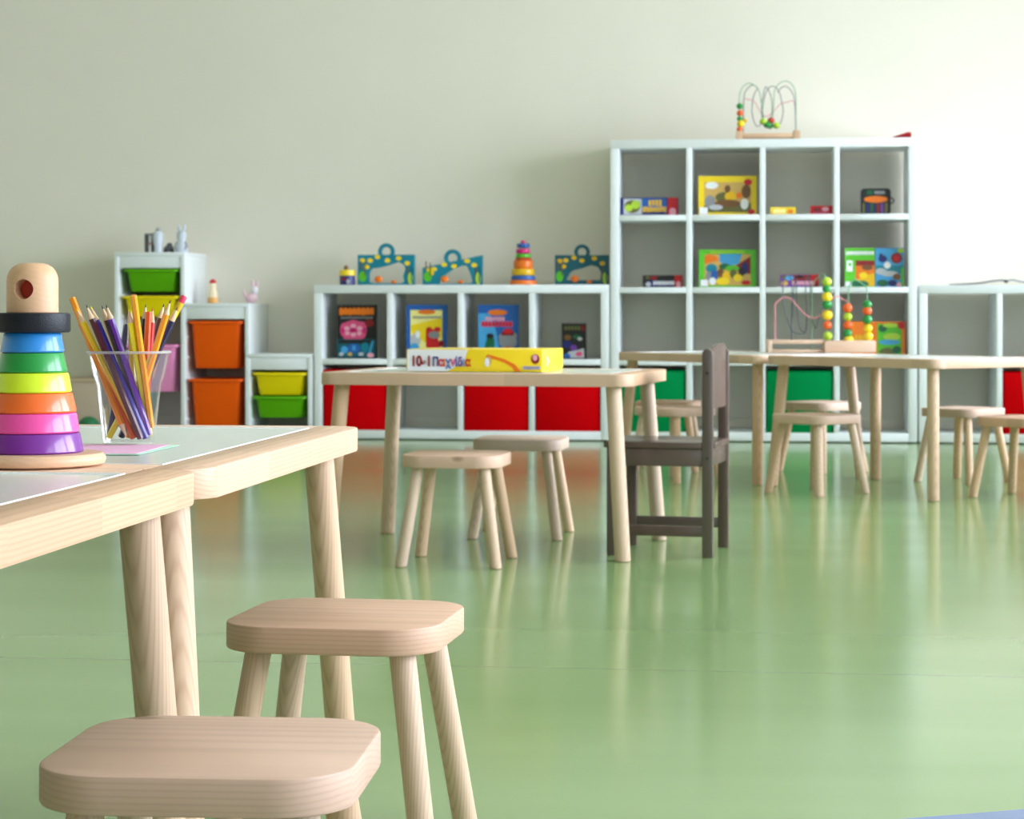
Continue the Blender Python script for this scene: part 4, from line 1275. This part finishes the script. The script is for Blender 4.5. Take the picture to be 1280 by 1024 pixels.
# round eye bored into the head, a red disc at its bottom
va = math.radians(-98.5)           # direction of the bore as seen from above, a bit to the left of the viewer
cut = new()
dv = Vector((math.cos(va), math.sin(va), 0)); pv = Vector((-dv.y, dv.x, 0))
zc = hb + .0240
loft(cut, [[tuple(dv * q + pv * (.0102 * math.cos(2 * PI * i / 32)) + Vector((0, 0, zc + .0102 * math.sin(2 * PI * i / 32)))) for i in range(32)] for q in (.004, .04)])
cutter = mk('cutter', cut, BEECH, st, smooth=False)
md = head.modifiers.new('bore', 'BOOLEAN'); md.object = cutter; md.operation = 'DIFFERENCE'; md.solver = 'EXACT'
bpy.context.view_layer.update()
me = bpy.data.meshes.new_from_object(head.evaluated_get(bpy.context.evaluated_depsgraph_get()))
head.modifiers.clear(); head.data = me; tri_smooth(me, 30)
bpy.data.objects.remove(cutter)
bm = new()
loft(bm, [[tuple(dv * q + pv * (rr * math.cos(2 * PI * i / 32)) + Vector((0, 0, zc + rr * math.sin(2 * PI * i / 32)))) for i in range(32)] for q, rr in ((.0035, .0101), (.0065, .0101), (.007, .0095))])
mk('eye', bm, mat('eye_red', srgb(196, 52, 20), .5), st)

# paper sheets
dd = 2.50
for nm, lab, cx_, cd_, w_, h_, rr, col, zz in (('paper_sheet', 'pale green paper sheet under the pink one', -.496, 2.492, .185, .175, -6, srgb(196, 236, 210), .0009),
                                            ('paper_sheet', 'pink paper sheet under the cup of pencils', -.505, 2.494, .185, .165, -4, srgb(236, 180, 210), .0014)):
    wxy = c2w(cx_, cd_)
    bm = new(); box(bm, -w_ / 2, w_ / 2, -h_ / 2, h_ / 2, 0, .0004)
    o = mk(nm, bm, mat(lab.split()[1 if 'pale' in lab else 0] + '_paper', col, .8), None, smooth=False, loc=(wxy[0], wxy[1], TZ + zz - .0006), rot=(0, 0, PSI + math.radians(rr)))
    tag(o, lab, 'paper')

# cup
cd = 2.585
K = cd / FPX
cxc = (161 - 640) * K
wxy = c2w(cxc, cd)
cz = TZ + .0014
cup = thing('plastic_cup', 'clear plastic cup holding the pencils', 'cup', (wxy[0], wxy[1], cz), PSI)
CH = .1105
bm = new()
lathe(bm, [(.0285, .0015), (.0300, 0), (.0305, .002), (.0385, .072), (.0415, .079), (.0425, .083), (.0478, CH - .003)], 48, cap0=False, cap1=False)
mk('wall', bm, CUP, cup)
bm = new(); lathe(bm, [(.001, .004), (.026, .004), (.0285, .0015)], 48, cap0=False, cap1=False); mk('bottom', bm, CUP, cup)
bm = new()
ringp = [(.0486 * math.cos(2 * PI * i / 48), .0486 * math.sin(2 * PI * i / 48)) for i in range(49)]
tube(bm, [(a, b, CH - .001) for a, b in ringp], .0016, 8)
RIM = clear_mat('clear_plastic_rim', (0.97, 0.98, 0.98, 1), 1.0, .1, 0.35)
mk('rim', bm, RIM, cup)

# pencils: tip and foot given as they are seen, with their depth inside the cup
PC = dict(orange=srgb(242, 140, 12), redorange=srgb(240, 88, 16), yellow=srgb(244, 206, 12), lemon=srgb(248, 232, 16), maroon=srgb(74, 22, 34), indigo=srgb(56, 44, 140), black=srgb(20, 18, 22), purple=srgb(92, 20, 150),
          navy=srgb(24, 26, 74), slate=srgb(70, 70, 110), brown=srgb(84, 34, 26), teal=srgb(10, 96, 90), pencilorange=srgb(246, 158, 20), red=srgb(206, 40, 40))
RAW = mat('pencil_wood', srgb(232, 200, 160), .6, noise=.15, nscale=400)
FERR = mat('ferrule_yellow', srgb(226, 190, 40), .3)
ERAS = mat('eraser_pink', srgb(226, 60, 92), .6)
PR = .0039


def pencil(label, tip, foot, dtop, dbot, dxf, col, end='sharp', lead=None, low='flat'):
    kt, kb = (cd + dtop) / FPX, (cd + dbot) / FPX
    p1 = Vector(((tip[0] - 640) * kt - cxc, dtop, EYE - (tip[1] - HORIZON) * kt - cz))
    p0 = Vector(((foot[0] - 640) * kb - cxc + dxf, dbot, max(.007, EYE - (foot[1] - HORIZON) * K - cz)))
    v = p1 - p0
    Ln = v.length
    q = Vector((0, 0, 1)).rotation_difference(v.normalized())
    t = thing('pencil', label, 'pencil', (0, 0, 0), 0, 'pencils in the plastic cup')
    m = Matrix.Translation(Vector((wxy[0], wxy[1], cz))) @ Matrix.Rotation(PSI, 4, 'Z') @ Matrix.Translation(p0) @ q.to_matrix().to_4x4()
    t.matrix_world = m
    pm = mat('pencil_' + col, PC[col], .3, .5, coat=.3)
    lm = mat('lead_' + (lead or col), PC[lead or col], .5)
    hexr = lambda r, z: [(r * math.cos(PI / 3 * i), r * math.sin(PI / 3 * i), z) for i in range(6)]
    z0, z1 = (.018 if low == 'sharp' else 0), Ln - (.018 if end == 'sharp' else (.020 if end == 'eraser' else 0))
    bm = new(); loft(bm, [hexr(PR * .93, z0), hexr(PR, z0 + .0006), hexr(PR, z1 - .0006), hexr(PR * .93, z1)]); mk('shaft', bm, pm, t, smooth=False)

    def cone(za, zb_):
        bm = new(); f = (zb_ - za)
        lathe(bm, [(PR * .97, za), (.0009, za + f * .78)] if f > 0 else [(.0009, za + f * .78), (PR * .97, za)], 12); mk('point', bm, RAW, t)
        bm = new(); lathe(bm, sorted([(.0010, za + f * .77), (.0002, zb_)], key=lambda a: a[1]), 8); mk('lead', bm, lm, t)
    if end == 'sharp': cone(z1, Ln)
    if low == 'sharp': cone(z0, 0)
    if end == 'eraser':
        bm = new(); lathe(bm, [(PR * 1.02, z1), (PR * 1.08, z1 + .001), (PR * .98, z1 + .004), (PR * 1.08, z1 + .006), (PR, z1 + .011)], 14); mk('ferrule', bm, FERR, t)
        bm = new(); lathe(bm, [(PR * .95, z1 + .011), (PR, z1 + .018), (PR * .7, z1 + .020)], 14); mk('eraser', bm, ERAS, t)
    if end == 'flat':
        bm = new(); lathe(bm, [(.0012, Ln - .001), (.0012, Ln + .0003)], 8); mk('lead', bm, lm, t)
    return t


Z32 = lambda x_, y_: (x_ / 3.2, 300 + y_ / 3.2)
for a in (
    ('orange pencil with its blunt end up, leftmost in the cup', Z32(288, 232), Z32(503, 815), 0.004, -0.0205, 0.0017, 'orange', 'flat', None, 'sharp'),
    ('red-orange pencil leaning close behind the yellow one', Z32(300, 280), Z32(541, 812), 0.011, -0.0136, -0.0014, 'redorange', 'sharp', None, 'flat'),
    ('golden yellow sharpened pencil leaning left', Z32(304, 272), Z32(566, 802), -0.0395, -0.006, -0.0011, 'yellow', 'sharp', None, 'flat'),
    ('dark maroon pencil leaning left', Z32(344, 258), Z32(571, 815), -0.0456, -0.0186, -0.0027, 'maroon', 'sharp', 'black', 'flat'),
    ('indigo blue pencil with a pale tip, leaning left', Z32(362, 264), Z32(600, 806), -0.0377, -0.0122, -0.0051, 'indigo', 'sharp', 'lemon', 'flat'),
    ('black pencil half hidden by the purple one', Z32(407, 262), Z32(596, 790), -0.0405, 0.0013, -0.0025, 'black', 'sharp', 'black', 'flat'),
    ('purple pencil with a chipped tip', Z32(424, 258), Z32(609, 778), -0.0459, -0.0057, -0.0035, 'purple', 'sharp', 'black', 'flat'),
    ('slate blue pencil deep behind the lemon one', Z32(506, 340), Z32(432, 805), 0.0449, 0.0062, 0.0016, 'slate', 'flat', None, 'flat'),
    ('lemon yellow sharpened pencil in the middle', Z32(513, 272), Z32(582, 780), -0.0559, 0.0093, 0.0046, 'lemon', 'sharp', None, 'flat'),
    ('second pale-tipped pencil close behind the lemon one', Z32(523, 279), Z32(550, 780), 0.0415, 0.0257, -0.0032, 'yellow', 'sharp', None, 'flat'),
    ('orange yellow pencil with its blunt end up, tallest in the middle', Z32(534, 222), Z32(604, 748), -0.0625, -0.0006, 0.0004, 'pencilorange', 'flat', None, 'flat'),
    ('black pencil with a black point right of the middle', Z32(583, 256), Z32(545, 800), 0.0172, 0.0116, 0.0004, 'black', 'sharp', 'black', 'flat'),
    ('bright orange blunt pencil right of the middle', Z32(594, 288), Z32(574, 790), 0.01, 0.0086, -0.0015, 'redorange', 'flat', None, 'flat'),
    ('red-tipped pencil behind the bright orange one', Z32(611, 270), Z32(562, 790), 0.0168, 0.016, 0.0041, 'red', 'sharp', 'red', 'flat'),
    ('brown pencil with a dark point leaning right', Z32(656, 255), Z32(530, 800), 0.0295, 0.0176, -0.0038, 'brown', 'sharp', 'black', 'flat'),
    ('short teal pencil low between the others', Z32(628, 372), Z32(555, 800), 0.0358, 0.0198, -0.0004, 'teal', 'flat', None, 'flat'),
    ('orange pencil with a grey point leaning right', Z32(682, 240), Z32(520, 800), -0.0324, 0.0091, -0.0014, 'pencilorange', 'sharp', 'black', 'flat'),
    ('navy pencil with a pale tip leaning right', Z32(711, 268), Z32(484, 806), -0.0188, 0.0133, 0.0001, 'navy', 'sharp', 'navy', 'flat'),
    ('yellow pencil with a pink eraser, rightmost in the cup', Z32(738, 224), Z32(450, 810), 0.0051, -0.0021, -0.0045, 'lemon', 'eraser', None, 'flat'),
):
    pencil(*a)

# pieces of a part hang below that part (thing > part > sub-part)
BELOW = {'lead': 'point', 'eraser': 'ferrule', 'eye': 'head', 'cover_print': 'lid', 'lettering': 'lid', 'knob': 'lid', 'plug': 'cord', 'rim': 'body', 'panel_edge': 'panel'}
for o in list(scene.objects):
    k = o.name.split('.')[0]
    if o.parent is None or k not in BELOW or o.parent.parent is not None: continue
    for q_ in o.parent.children:
        if q_.name.split('.')[0] == BELOW[k] and q_ is not o and q_.matrix_local == Matrix.Identity(4):
            o.parent = q_
            break
